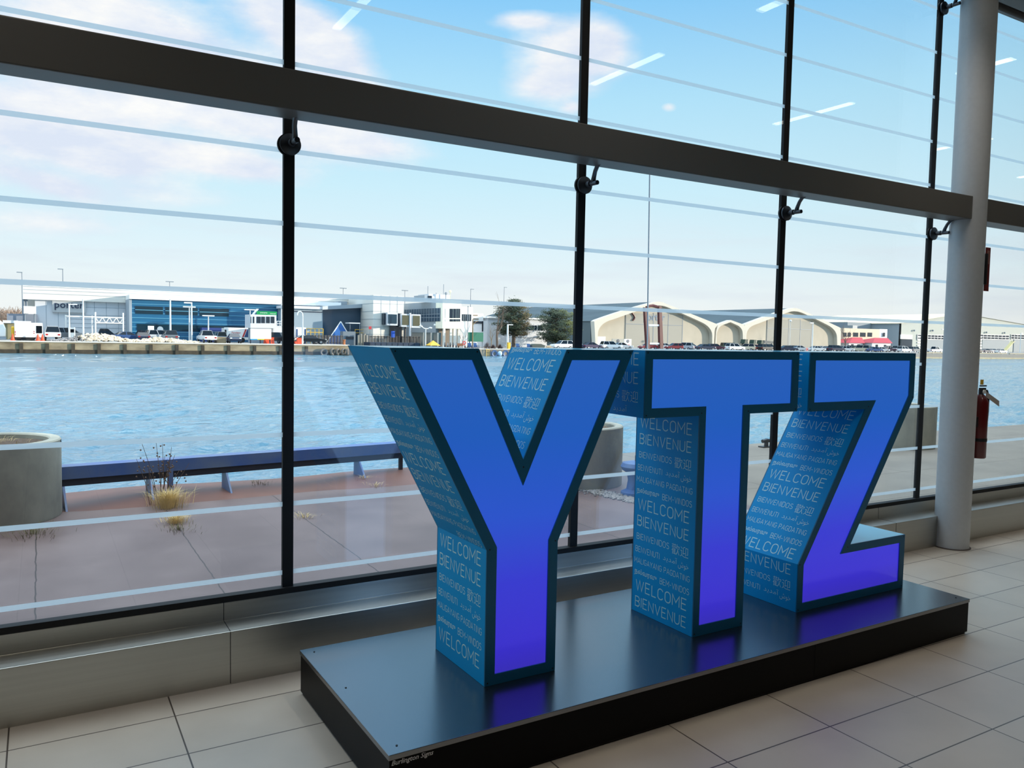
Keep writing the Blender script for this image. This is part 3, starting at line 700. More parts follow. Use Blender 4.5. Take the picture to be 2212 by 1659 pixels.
wf = [(j*nu+k, j*nu+k+1, (j+1)*nu+k+1, (j+1)*nu+k) for j in range(len(rows_)-1) for k in range(nu-1)]
wb_ = B(); wb_.add(wv, wf)
struct(wb_.build('water', M_WATER, smooth=False, fix=False), 'rippled blue harbour water', 'water')
me_ = bpy.data.objects['water'].data
me_.polygons.foreach_set('use_smooth', [True]*len(me_.polygons))
wb_ = B(); wb_.box(-500, 1500, 9.3, 175, -8, ZW-.7)
struct(wb_.build('water_body', M_WATER), 'harbour water below the waves', 'water')
# ================================================================== FAR SHORE
ZL, ZR = -.20, -.60                     # ground heights of the left and right shore
def wb(b, name, m, parent, **k):         # build a part given in world coordinates
    q = Vector((0, 0, 0)); p_ = parent
    while p_ is not None: q = q+p_.location; p_ = p_.parent
    b.v = [(x-q[0], y-q[1], z-q[2]) for x, y, z in b.v]
    return b.build(name, m, parent, **k)
def ext(px0, v0, px1, v1, Y):
    xm, vm = (px0+px1)/2, (v0+v1)/2
    return at(px0, vm, Y).x, at(px1, vm, Y).x, at(xm, v1, Y).z, at(xm, v0, Y).z
def pbox(b, px0, v0, px1, v1, Y, d, z0=None):
    x0, x1, za, zb = ext(px0, v0, px1, v1, Y); return b.box(x0, x1, Y, Y+d, za if z0 is None else z0, zb)
def shiny(name, c, r=.25): return mat(name, c, r)
M_SHW = mat('quay_concrete', '6d604c', .9, col2='a89a7e', vscale=.35, detail=9, bump=.3, stretch=(1, 1, 2.2))
M_SHD = mat('quay_wet', '3f382c', .8, var=.4, vscale=1.2)
M_CAP = mat('quay_cap', 'd8d2c6', .8)
M_ASPH = mat('far_asphalt', '8a8a88', .9, var=.1)
XQ = at(752, 750, 128).x                # right corner of the left quay
XR2 = at(985, 752, 128).x
struct(B().box(-300, XQ, 128.05, 700, -6, ZL).build('ground_left', M_ASPH), 'paved far shore at the left', 'ground')
struct(B().box(XQ, 1500, 136.5, 700, -6, -.45).build('ground_middle', M_ASPH), 'paved ground behind the slip', 'ground')
struct(B().box(XR2, 1500, 128.05, 700, -6, ZR).build('ground_right', M_ASPH), 'paved far shore at the right', 'ground')
qw = struct(B().box(-300, XQ, 127.7, 128.05, -6, ZL-.12).build('quay_wall_left', M_SHW), 'weathered concrete quay wall across the water', 'quay wall')
B().box(-300, XQ+.1, 127.55, 128.6, ZL-.14, ZL+.02).build('coping', M_CAP, qw)
B().box(-300, XQ, 127.62, 127.7, -6, -1.35).build('wet_band', M_SHD, qw)
pil = B()
for k in range(13):
    px = -10 + k*56; x = at(px, 752, 127.6).x
    B().box(x-.22, x+.22, 127.45, 127.7, -6, ZL-.3).build('timber_pile', M_SHD, qw)
qr = struct(B().box(XR2, at(1960, 768, 128).x, 127.7, 128.05, -6, ZR-.05).build('quay_wall_right', M_SHW), 'concrete quay wall below the parked cars', 'quay wall')
B().box(XR2-.1, at(1960, 768, 128).x, 127.55, 128.6, ZR-.12, ZR+.02).build('coping', M_CAP, qr)
struct(B().box(at(1960, 768, 128).x, 1500, 126.8, 128.05, -6, -1.55).build('shore_bank', mat('shore_sand', 'b7a98a', .9, var=.2, vscale=.6)), 'sandy foot of the shore at the right', 'bank')
# ------------------------------------------------------------------ materials
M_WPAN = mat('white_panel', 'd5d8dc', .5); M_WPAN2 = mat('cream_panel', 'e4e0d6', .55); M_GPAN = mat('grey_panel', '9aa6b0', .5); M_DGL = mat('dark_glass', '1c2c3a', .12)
M_BGL = mat('blue_cladding', '2a6a90', .2, col2='225d84', vscale=.15); M_BGL2 = mat('blue_joint', '5fa0bd', .3); M_BGL3 = mat('blue_window', '14303f', .12)
M_NAVY = mat('navy_letter', '23304a', .5); M_WHT = mat('white_enamel', 'f2f2ee', .4); M_GREENS = mat('green_sign', '16924f', .4); M_ORG = mat('orange_plastic', 'd9502c', .5); M_YEL = mat('yellow_paint', 'e3b52e', .5)
M_GALV = mat('pale_pole', 'dfe3e3', .45); M_DPOLE = mat('grey_pole', '77838e', .5); M_BLKF = mat('black_fence', '1a1e26', .5); M_RED = mat('red_paint', 'b7353a', .5); M_MAR = mat('dark_red_steel', '531a1c', .5, var=.15, vscale=.8)
M_CARB = {k: mat('car_'+k, c, .25, coat=.4) for k, c in dict(white='e9eaea', silver='aeb6bd', grey='5d666e', black='16191f', blue='2d4a78', navy='1d2740', red='7c1f22', maroon='4a2436', green='43523e', beige='c9bfa8', purple='3c2f48').items()}
M_CGL = mat('car_glass', '10161d', .08); M_TYRE = mat('tyre_rubber', '17171a', .8); M_HUB = mat('wheel_hub', '9aa0a5', .35, .6); M_TL = mat('tail_lamp', 'a01818', .3); M_HL = mat('head_lamp', 'f4f4ea', .2)
# ------------------------------------------------------------------ vehicles
_cm = {}
PROF = {'suv': ([(-2.3, .42), (-2.32, 1.0), (-2.25, 1.08), (1.15, 1.08), (2.2, .95), (2.33, .75), (2.3, .4)], (-2.2, 1.05, 1.08, 1.72, -1.95, .3)),
        'sedan': ([(-2.3, .38), (-2.32, .85), (-2.2, .98), (-1.5, 1.0), (1.0, .98), (2.15, .82), (2.3, .66), (2.28, .38)], (-1.75, 1.05, .98, 1.45, -1.0, .15)),
        'hatch': ([(-2.0, .38), (-2.02, .92), (-1.95, 1.0), (1.0, 1.0), (1.95, .84), (2.05, .68), (2.02, .38)], (-1.95, 1.0, 1.0, 1.54, -1.55, .2)),
        'pickup': ([(-2.8, .5), (-2.82, 1.1), (-.75, 1.12), (1.35, 1.12), (2.6, 1.02), (2.7, .8), (2.68, .5)], (-.75, 1.35, 1.12, 1.85, -.5, .55)),
        'van': ([(-2.6, .4), (-2.62, 1.25), (1.7, 1.25), (2.4, 1.05), (2.52, .7), (2.5, .4)], (-2.6, 1.75, 1.25, 2.05, -2.5, 1.2))}
def car(kind, color, label, px, Y, rz, zg, sc=1.08, group=None):
    x = at(px, 740, Y).x
    t = thing('parked_' + {'suv': 'suv', 'sedan': 'sedan', 'hatch': 'hatchback', 'pickup': 'pickup_truck', 'van': 'van'}[kind], label, 'van' if kind == 'van' else ('pickup truck' if kind == 'pickup' else 'car'), (x, Y, zg), rz, group)
    t.scale = (sc, sc, sc)
    if kind not in _cm:
        pr, (a, b_, z0, z1, ta, tb_) = PROF[kind]; W_ = .9
        body = B().prism(pr, -W_, W_)
        rf = B(); rf.hexa([(ta, -.62, z1-.02), (tb_, -.62, z1-.02), (ta, .62, z1-.02), (tb_, .62, z1-.02), (ta, -.60, z1+.03), (tb_-.05, -.60, z1+.03), (ta, .60, z1+.03), (tb_-.05, .60, z1+.03)])
        gl = B(); gl.hexa([(a, -.84, z0), (b_, -.84, z0), (a, .84, z0), (b_, .84, z0), (ta, -.64, z1), (tb_, -.64, z1), (ta, .64, z1), (tb_, .64, z1)])
        pil_ = B()
        for f in (0, .45, .97):
            xb, xt = a+(b_-a)*f, ta+(tb_-ta)*f
            for s_ in (-1, 1): pil_.hexa([(xb-.05, s_*.85-.01, z0), (xb+.05, s_*.85-.01, z0), (xb-.05, s_*.85+.01, z0), (xb+.05, s_*.85+.01, z0), (xt-.04, s_*.65-.01, z1), (xt+.04, s_*.65-.01, z1), (xt-.04, s_*.65+.01, z1), (xt+.04, s_*.65+.01, z1)])
        wx = pr[-1][0]-.82; wr = pr[0][0]+.85
        _cm[kind] = (body, rf, gl, pil_, wx, wr, pr)
        for nm, bb_, m in (('body', body, None), ('roof', rf, None), ('windows', gl, M_CGL), ('pillars', pil_, None)): pass
    body, rf, gl, pil_, wx, wr, pr = _cm[kind]; cm = M_CARB[color]
    def part(nm, bb_, m, bev=0.0):
        key = (kind, color if m is cm else '', nm)
        if key in _cm: o = bpy.data.objects.new(nm, _cm[key]); COL.objects.link(o); o.parent = t
        else: o = bb_.build(nm, m, t, bevel=bev); _cm[key] = o.data
        return o
    part('body', body, cm, .07); part('roof', rf, cm); part('windows', gl, M_CGL); part('window_pillars', pil_, cm)
    for sx in (wx, wr):
        for sy in (-1, 1):
            key = 'wheel'
            if key not in _cm:
                w = B().lathe([(0, -.10), (.22, -.10), (.33, -.09), (.34, 0), (.33, .09), (.22, .10), (0, .10)], n=16, axis='y'); wo_ = w.build('wheel', M_TYRE, None, smooth=True); _cm[key] = wo_.data; bpy.data.objects.remove(wo_)
                h = B().lathe([(0, -.112), (.2, -.105), (.2, .105), (0, .112)], n=12, axis='y'); o = h.build('hub', M_HUB, None); _cm['hub'] = o.data; bpy.data.objects.remove(o)
            o = bpy.data.objects.new('wheel', _cm['wheel']); COL.objects.link(o); o.parent = t; o.location = (sx, sy*.82, .34)
            o2 = bpy.data.objects.new('wheel_hub', _cm['hub']); COL.objects.link(o2); o2.parent = o
    for sx, m, nm in ((pr[0][0]-.01, M_TL, 'tail_lamp'), (pr[-1][0]+.02, M_HL, 'head_lamp')):
        for sy in (-1, 1):
            b = B(); b.box(sx-.03, sx+.03, sy*.68-.14, sy*.68+.14, .72, .9); part_key = (kind, nm, sy)
            if part_key in _cm: o = bpy.data.objects.new(nm, _cm[part_key]); COL.objects.link(o); o.parent = t
            else: _cm[part_key] = b.build(nm, m, t).data
    return t
PI = math.pi
CL = 'cars parked at the left shore'; CR_ = 'cars parked before the hangars'
# ------------------------------------------------------------------ terminal building with blue front (left)
tm = thing('terminal_building', 'long white terminal with a deep blue clad front, far left', 'building', (at(430, 720, 146).x, 150, ZL))
b = B(); x0, x1, za, zb = ext(50, 616, 866, 646, 152); zt_ = at(300, 624, 152).z; zbm = at(60, 646.5, 152).z
b.box(at(50, 630, 152).x, at(866, 650, 152).x, 152, 215, zbm, zt_); wb(b, 'upper_storey', M_WPAN2, tm)
b = B(); b.box(at(281, 690, 152).x-14.0, at(620, 690, 152).x, 152.6, 214, ZL, zbm); wb(b, 'lower_wall', M_WPAN, tm)  # cooler white than the storey above, its shade put into the colour
lw0, lw1 = at(81, 690, 152.6).x, at(285, 690, 152.6).x
b = B(); b.box(lw0, lw0+6, 152.62, 170, ZL, at(95, 672, 152.6).z); wb(b, 'low_wall', M_GPAN, tm)
# panel joints of the white walls
b = B()
for v in (624.5, 631, 638.5):
    z = at(200, v, 152).z; b.box(at(50, v, 152).x, at(866, v, 152).x, 151.97, 152, z-.04, z+.04)
wb(b, 'upper_joints', M_GPAN, tm)
b = B()
for v in (664, 681, 690, 699, 708):
    z = at(200, v, 152.6).z; b.box(lw0+4.2, lw1, 152.57, 152.6, z-.035, z+.035)
for px in range(100, 285, 26):
    x = at(px, 690, 152.6).x; b.box(x-.03, x+.03, 152.57, 152.6, ZL, zbm)
wb(b, 'lower_joints', M_GPAN, tm)
b = B()
x0, x1, za, zb = ext(285, 642, 732, 735, 146); zc = at(450, 652, 146).z
b.box(at(285, 690, 146).x, at(732, 690, 146).x, 146, 153, ZL, zc); wb(b, 'blue_front', M_BGL, tm)
b = B(); b.box(at(279, 650, 146).x, at(735, 650, 146).x, 145.5, 153, zc, zc+.75); wb(b, 'cornice', M_WHT, tm)
b = B(); b.box(at(279, 690, 146).x, at(285, 690, 146).x, 145.9, 153, ZL, zc); wb(b, 'end_pier', M_GPAN, tm)
b = B()
for k in range(1, 9):
    z = ZL+(zc-ZL)*k/9; b.box(at(285, 690, 146).x, at(732, 690, 146).x, 145.95, 146, z-.045, z+.045)
wb(b, 'cladding_joints', M_BGL2, tm)
for a_, c_ in ((292, 352), (357, 427), (431, 494)):
    b = B(); z1_, z0_ = at((a_+c_)/2, 662+(a_-292)*.034, 146).z, at((a_+c_)/2, 678+(a_-292)*.034, 146).z
    b.box(at(a_, 670, 146).x, at(c_, 670, 146).x, 145.9, 146, z0_, z1_); w_ = wb(b, 'window_strip', M_BGL3, tm)
    b = B(); zm = (z0_+z1_)/2; b.box(at(a_, 670, 146).x, at(c_, 670, 146).x, 145.86, 145.9, zm-.05, zm+.05); wb(b, 'transom', M_BGL2, w_)
b = B(); pbox(b, 296, 703, 600, 716, 146-.1, .1); wb(b, 'ground_floor_glazing', M_BGL3, tm)
# sign 'porter' on the wall
sg = B(); pbox(sg, 113, 649, 185, 675, 152.2, .4); sgo = wb(sg, 'sign_panel', mat('sign_grey', 'b6b9ba', .5), tm)
tx = B(); p0_ = at(118, 667.5, 152.15); flat_text(tx, 'porter', (p0_.x, 152.12, at(150, 670.5, 152.15).z), (1, 0, 0), (0, 0, 1), width=at(181, 660, 152.15).x-p0_.x, offset=.012)
o = wb(tx, 'sign_lettering', M_NAVY, sgo, fix=False)
for px in (51, 57): 
    b = B(); x = at(px, 650, 153).x; b.cyl((x, 153, ZL), (x, 153, zbm), .18, n=10); wb(b, 'support_column', M_DPOLE, tm)
# lamps and masts along the roofline (stand behind the terminal)
def post(px, v0, v1, Y, label, head='T', r=.1, m=None, name='lamp_post', grp='lamp posts on the far shore', zg=None, arm=None):
    x = at(px, v1, Y).x; zt2 = at(px, v0, Y).z; zb2 = (ZL if px < 760 else ZR) if zg is None else zg
    t = thing(name, label, 'lamp post', (x, Y, zb2), group=grp); h = zt2-zb2; m = m or M_GALV
    B().cyl((0, 0, 0), (0, 0, h), r, r*.7, n=8).build('pole', m, t)
    if head == 'T': B().box(-.95, .95, -.25, .25, h-.02, h+.16).build('lamp_head', m, t)
    elif head == 'L': B().box(-1.1, .1, -.15, .15, h-.05, h+.15).build('lamp_head', m, t)
    elif head == 'R': B().box(-.1, 1.1, -.12, .12, h-.02, h+.13).build('lamp_head', m, t)
    elif head == 'cane':
        B().tube([(0, 0, h-.5), (-.08, 0, h+.1), (-.35, 0, h+.38), (-.65, 0, h+.35), (-.85, 0, h+.05), (-.88, 0, h-.25)], r*.8, 8).build('hook', m, t, smooth=True)
    elif head == 'ball': B().ball((0, 0, h), .3).build('lamp_globe', m, t, smooth=True)
    elif head == 'Y':
        B().tube([(-.9, 0, h+.35), (-.3, 0, h+.05), (0, 0, h)], r*.7, 6).tube([(.9, 0, h+.1), (.3, 0, h), (0, 0, h)], r*.7, 6).build('arms', m, t); B().ball((-.95, 0, h+.4), .28, sc=(1.4, 1, .6)).ball((.95, 0, h+.15), .28, sc=(1.4, 1, .6)).build('lamp_head', m, t)
    return t
post(49, 589, 690, 225, 'grey roofline lamp post farthest left behind the terminal', 'L', .12, M_DPOLE)
post(137, 582, 690, 225, 'tall grey lamp post behind the terminal, above the wall sign', 'L', .14, M_DPOLE)
post(367, 609, 690, 225, 'short grey lamp post above the middle of the blue front', 'T', .12, M_DPOLE)
post(741, 623, 690, 225, 'grey lamp post behind the terminal right of the window joint', 'T', .12, M_DPOLE)
post(874, 628, 690, 225, 'grey lamp post behind the white tower block', 'T', .12, M_DPOLE)
post(1016, 625, 690, 225, 'grey lamp post rising behind the sunlit glazed building', 'R', .13, M_DPOLE)
post(1088, 621, 690, 250, 'grey lamp post rising behind the bare tree', 'R', .12, M_DPOLE)
post(150, 658, 712, 138, 'white pole standing left of the truss gantry, in front of the wall sign', 'R', .11)
post(180, 646, 714, 138, 'tall white pole at the right end of the wall sign', 'R', .14)
post(368, 646, 718, 136, 'tall white lamp post before the middle of the blue front', 'L', .16)
post(409, 664, 720, 140, 'white double lamp post just left of the tallest pair', 'T', .12)
post(414, 655, 733, 134, 'white lamp post right beside the double one', 'L', .15)
post(450, 683, 718, 142.2, 'short white double lamp post above the white pickup', 'T', .13)
post(540, 670, 712, 142, 'white double lamp post left of the green roof sign', 'T', .12)
post(608, 654, 712, 142, 'white lamp post next to the dark window joint', 'L', .15)
post(653.5, 678, 744, 128.9, 'white cane shaped pole on the quay right of the window joint', 'cane', .13)
post(919, 710, 749, 133, 'pale double armed lamp before the colonnade', 'Y', .12, zg=ZR)
post(1096, 702, 747, 131, 'short white column lamp between bare tree and pine', 'R', .22)
post(1754, 698, 757, 133, 'white lamp post in front of the second hangar', 'L', .14)
post(2037, 712, 762, 136, 'white lamp post left of the grey column before the large hangar', 'L', .12)
post(2203, 720, 764, 138, 'white lamp post at the far right edge', 'R', .14)
post(1706, 693, 745, 150, 'thin globe lamp before the second hangar door', 'ball', .06)
# hut, fences and small structures of the left shore
t = thing('site_hut', 'white two storey hut with wide windows under a green roof sign', 'hut', (at(568, 700, 133).x, 135, ZL))
b = B(); pbox(b, 541, 680, 597, 709, 133, 4); wb(b, 'cabin', M_WPAN, t)
b = B(); pbox(b, 588, 704, 636, 742, 134.5, 4, ZL); wb(b, 'base_wall', M_WPAN, t)
b = B(); pbox(b, 545, 708, 590, 742, 134, 3, ZL); wb(b, 'lower_cabin', M_GPAN, t)
for a_, c_ in ((554.5, 563), (564.5, 572.5), (575, 583), (585, 593), (541.5, 543), (546.5, 549.5)):
    b = B(); pbox(b, a_, 684, c_, 698, 132.95, .1); wb(b, 'window', M_DGL, t)
b = B(); pbox(b, 555, 672.5, 598, 680, 133, .25); so_ = wb(b, 'roof_sign', M_GREENS, t)
tx = B(); q = at(562, 678, 132.9); flat_text(tx, 'enterprise', (q.x, 132.96, at(570, 677.6, 132.9).z), (1, 0, 0), (0, 0, 1), width=1.15); q = at(584, 678, 132.9); flat_text(tx, 'National', (q.x, 132.96, at(590, 678.6, 132.9).z), (1, 0, 0), (0, 0, 1), width=.85); wb(tx, 'sign_lettering', M_WHT, so_, fix=False)
b = B(); x0, x1, za, zb = ext(548, 667, 558, 680, 133.5); b.tube([(x0, 133.6, za), (x1, 133.6, zb)], .1, 6); b.tube([(x0, 134.5, za), (x1, 134.5, zb)], .1, 6); wb(b, 'stair_rail', M_GALV, t)
b = B()
x0, x1, za, zb = ext(598, 694, 611, 705, 134.4)
for z in (za, (za+zb)/2, zb): b.cyl((x0, 134.4, z), (x1, 134.4, z), .04, n=6)
for k in range(3): b.cyl((x0+(x1-x0)*k/2, 134.4, za), (x0+(x1-x0)*k/2, 134.4, zb), .04, n=6)
wb(b, 'guard_rail', M_GALV, t)
t = thing('notice_board', 'large blank white board on posts at the quay edge', 'board', (at(563, 740, 129).x, 129, ZL))
b = B(); pbox(b, 541, 710, 586, 732, 129, .12); wb(b, 'board', M_WHT, t)
for i, (c, a_, e_) in enumerate((('3fa0d8', 541, 556), ('e8cf3e', 556, 571), ('e0803a', 571, 586))):
    b = B(); pbox(b, a_, 732, e_, 734, 128.99, .12); wb(b, 'colour_strip', mat('strip_'+c, c, .5), t)
for px in (541.5, 562.5, 583.5):
    b = B(); x = at(px, 738, 129.1).x; b.box(x-.08, x+.08, 129.12, 129.28, ZL, at(px, 732, 129).z); wb(b, 'post', M_BLUED, t)
# courier van
t = thing('delivery_van', 'white delivery van with red and blue stripes seen from its side', 'van', (at(509, 735, 140).x, 141, ZL), group=None)
x0, x1, za, zb = ext(489, 708, 537, 730, 140); h = zb
b = B(); b.box(x0, x1, 140, 142.3, ZL+.45, h); wb(b, 'body', M_WHT, t, bevel=.12)
xa = at(479, 725, 140).x; b = B(); b.prism([(xa, ZL+.45), (x0+.1, ZL+.45), (x0+.1, h-.1), (x0-.35, h-.1), (xa+.35, ZL+1.45), (xa, ZL+1.2)], 140.1, 142.2); wb(b, 'cab', M_WHT, t)
b = B(); b.box(x0-.25, x0+.45, 140.05, 140.1, ZL+1.35, ZL+2.1); wb(b, 'cab_window', M_CGL, t)
xs0 = at(523, 715, 140).x
b = B(); b.prism([(xs0, h-1.55), (xs0+.25, h-1.55), (xs0+.75, h-.25), (xs0+.5, h-.25)], 139.96, 140); wb(b, 'red_stripe', M_RED, t)
b = B(); b.prism([(xs0+.35, h-1.55), (xs0+1.0, h-1.55), (xs0+1.0, h-.25), (xs0+.85, h-.25)], 139.96, 140); wb(b, 'blue_stripe', M_CARB['blue'], t)
tx = B(); flat_text(tx, 'Purolator', (at(500, 716, 140).x, 139.95, h-.95), (1, 0, 0), (0, 0, 1), width=1.55, shear=.2, offset=.01); wb(tx, 'van_lettering', M_RED, t, fix=False)
for x in (x0+.3, x1-1.0):
    b = B().lathe([(0, -.12), (.25, -.12), (.42, -.1), (.42, .1), (0, .12)], (x, 140.1, ZL+.42), 16, 'y'); wb(b, 'wheel', M_TYRE, t)
t = thing('shipping_container', 'dark blue container behind the white double lamp posts', 'container', (at(458, 720, 143.6).x, 143.6, ZL))
b = B(); pbox(b, 436, 708, 481, 725, 143.6, 1.8, ZL); wb(b, 'shell', mat('container_blue', '2b3f7d', .5), t)
# cars of the left shore
car('pickup', 'white', 'white pickup truck seen from behind beside the bus', 114, 133.8, PI/2, ZL, 1.1, CL)
car('pickup', 'white', 'white pickup truck with a rear light bar, centre left shore', 446, 131, PI/2+.05, ZL, 1.02, CL)
car('sedan', 'blue', 'blue car half behind the rubble, left end of the blue front', 276, 138, .3, ZL, 1, CL)
car('sedan', 'navy', 'dark blue car behind the rubble, second from its right end', 308, 133.8, PI/2, ZL, 1, CL)
car('suv', 'black', 'black car behind the silver one, under the square white sign', 328, 141, .3, ZL, 1, CL)
car('suv', 'silver', 'silver car behind the grey one at the right end of the rubble', 349, 137.4, .25, ZL, 1.05, CL)
car('suv', 'grey', 'grey car seen from behind at the right end of the rubble', 366, 133.2, PI/2, ZL, 1.05, CL)
car('van', 'silver', 'silver minivan behind the concrete block', 471, 133.4, PI/2+.1, ZL, .85, CL)
car('sedan', 'navy', 'dark blue car in front of the delivery van', 506, 130.2, -PI/2-.1, ZL, 1.0, CL)
car('suv', 'black', 'black car beside the white board, next to the window joint', 608, 131.0, -PI/2+.5, ZL, 1.05, CL)
car('suv', 'black', 'black car behind the delivery van cab', 464, 139.2, PI/2, ZL, 1.0, CL)
car('sedan', 'black', 'black sedan on the quay right of the window joint', 673, 131.6, -.2, ZL, 1.0, CL)
car('sedan', 'white', 'white car behind the black sedan right of the window joint', 662, 134.2, -.1, ZL, 1.0, CL)
car('suv', 'grey', 'dark car behind the left end of the rubble', 152, 140.5, .1, ZL, 1.1, CL)
car('pickup', 'black', 'black pickup bed behind the rubble, right of the white pole', 225, 144.6, 0, ZL, 1.0, CL)
# shuttle bus seen from behind
t = thing('shuttle_bus', 'white shuttle bus seen from behind at the left edge', 'bus', (at(62, 733, 130).x, 133, ZL))
x0, x1, za, zb = ext(31, 697, 76, 728, 130)
b = B(); b.box(x0, x1+.9, 130, 137, ZL+.45, zb); wb(b, 'body', M_WHT, t, bevel=.1)
b = B(); pbox(b, 32, 728, 75, 733, 130.05, 6, ZL+.1); wb(b, 'bumper', M_TYRE, t)
b = B(); b.box(x0+.3, x1-.5, 130.5, 133, zb, zb+.22); wb(b, 'roof_unit', M_WPAN, t)
for a_, v in ((31.8, 715), (31.8, 718), (31.8, 722), (72.5, 715), (72.5, 719)):
    b = B(); pbox(b, a_, v, a_+2.2, v+1.8, 129.97, .05); wb(b, 'tail_lamp', M_TL, t)
b = B(); pbox(b, 78, 704, 91, 720, 129.98, .05); wb(b, 'side_windows', M_CGL, t)
for x in (x0+.5, x1-.4):
    b = B().lathe([(0, -.15), (.45, -.15), (.45, .15), (0, .15)], (x, 131.6, ZL+.45), 16, 'y'); wb(b, 'wheel', M_TYRE, t)
t = thing('white_van', 'white rounded van cut off by the left edge of the photo', 'van', (at(-8, 730, 131).x, 132, ZL))
x1 = at(11.5, 700, 131).x; b = B(); b.prism([(x1-4, ZL+.5), (x1, ZL+.5), (x1, ZL+1.6), (x1-.3, ZL+2.4), (x1-.9, ZL+2.95), (x1-1.6, ZL+3.1), (x1-4, ZL+3.1)], 131, 133.2); wb(b, 'body', M_WHT, t, bevel=.1)
b = B(); b.box(x1-4, x1+.05, 131.05, 133, ZL+.12, ZL+.5); wb(b, 'bumper', M_GPAN, t)
b = B(); b.lathe([(0, -.15), (.42, -.15), (.42, .15), (0, .15)], (x1-1.2, 131.1, ZL+.42), 16, 'y'); wb(b, 'wheel', M_TYRE, t)
t = thing('green_shed', 'low olive shed behind the shuttle bus', 'shed', (at(22, 720, 142).x, 143, ZL))
b = B(); pbox(b, 10, 698, 36, 728, 142, 4, ZL); wb(b, 'walls', mat('olive_wall', '8d8566', .8), t)
b = B(); pbox(b, 6, 692, 38, 698, 141.6, 4.8); wb(b, 'roof', M_WPAN, t)
t = thing('grey_outbuilding', 'low grey outbuilding left of the terminal', 'building', (at(48, 700, 148).x, 149, ZL))
b = B(); pbox(b, 15, 678, 81, 712, 148, 6, ZL); wb(b, 'walls', mat('slate_wall', '7b8492', .7), t)
t = thing('white_hoarding', 'small white hoarding above the grey outbuilding', 'hoarding', (at(64, 700, 147).x, 147, ZL))
b = B(); pbox(b, 51, 661.5, 78, 677.5, 147, .3); wb(b, 'panel', M_WHT, t)
for px in (54, 75):
    b = B(); x = at(px, 690, 147.2).x; b.cyl((x, 147.32, ZL), (x, 147.32, at(px, 664, 147).z), .1, n=8); wb(b, 'post', M_DPOLE, t)
t = thing('yellow_post', 'thick yellow post beside the shuttle bus', 'post', (at(28, 727, 131).x, 131, ZL)); B().cyl((0, 0, 0), (0, 0, 1.75), .2, n=12).build('shaft', M_YEL, t); B().ball((0, 0, 1.75), .2).build('dome', M_YEL, t)
def cone(px, Y, label, zg=ZL, s=1.0):
    t = thing('traffic_cone', label, 'traffic cone', (at(px, 735, Y).x, Y, zg), group='orange traffic cones'); B().lathe([(.26*s, .04), (.05*s, .95*s), (0, .95*s)], n=14).build('cone', M_ORG, t, smooth=True); B().box(-.32*s, .32*s, -.32*s, .32*s, 0, .045).build('base', M_ORG, t)
cone(27.5, 129.6, 'orange traffic cone left of the shuttle bus'); cone(92, 129.7, 'orange traffic cone between bus and white pickup'); cone(82, 129.2, 'orange traffic cone behind the shuttle bus door')
for i, (px, lab) in enumerate(((576, 'orange water barrier behind the white board, left one'), (587, 'orange water barrier at the right edge of the white board'), (636, 'orange water barrier right of the window joint, left one'), (647, 'orange water barrier beside the white cane pole'))):
    t = thing('water_barrier', lab, 'barrier', (at(px, 740, 129.6).x, 129.8, ZL), group='orange water barriers'); B().hexa([(-.42, -.3, 0), (.42, -.3, 0), (-.42, .3, 0), (.42, .3, 0), (-.36, -.1, .95), (.36, -.1, .95), (-.36, .1, .95), (.36, .1, .95)]).build('body', M_ORG, t, bevel=.05); B().box(-.4, .4, -.14, .14, .95, 1.02).build('top_rib', M_ORG, t)
t = thing('concrete_block', 'rough grey concrete block at the quay edge, left of the dark blue car', 'block', (at(478, 738, 129.5).x, 129.7, ZL)); B().box(-.7, .7, -.4, .4, 0, .95).build('block', M_SHW, t, bevel=.06); B().cyl((-.3, 0, .95), (.3, 0, .95), .04).build('lifting_bar', M_CAST, t)
# truss gantry
t = thing('truss_gantry', 'white steel truss gantry in front of the terminal wall', 'gantry', (at(236, 715, 142).x, 142, ZL))
xa, xb = at(206, 700, 142).x, at(266, 700, 142).x; z1_, z0_ = at(236, 686, 142).z, at(236, 698, 142).z
b = B()
for z in (z0_, z1_): b.cyl((xa, 142, z), (xb, 142, z), .09, n=6)
for k in range(8): b.cyl((xa+(xb-xa)*k/8, 142, z0_ if k % 2 else z1_), (xa+(xb-xa)*(k+1)/8, 142, z1_ if k % 2 else z0_), .06, n=6)
wb(b, 'truss', M_WHT, t)
for x in (xa, xb): b = B(); b.cyl((x, 142, ZL), (x, 142, z1_+.8), .12, n=8); wb(b, 'post', M_WHT, t)
t = thing('barrier_frame', 'thin white frame left of the truss gantry', 'frame', (at(174, 715, 143).x, 143, ZL))
xa, xb = at(142, 700, 143).x, at(205, 700, 143).x; z1_ = at(174, 684, 143).z
b = B(); b.cyl((xa, 143, z1_), (xb, 143, z1_), .1, n=6); wb(b, 'crossbar', M_WHT, t)
for x in (xa, xb-.4): b = B(); b.cyl((x, 143, ZL), (x, 143, z1_+.2), .09, n=6); wb(b, 'post', M_WHT, t)
t = thing('ticket_machine', 'white pay machine between two white poles', 'machine', (at(155, 712, 139).x, 139, ZL)); B().box(-.45, .45, -.3, .3, 0, 2.0).build('cabinet', M_WHT, t); B().box(-.3, .3, -.32, -.3, 1.2, 1.7).build('screen', M_CGL, t)
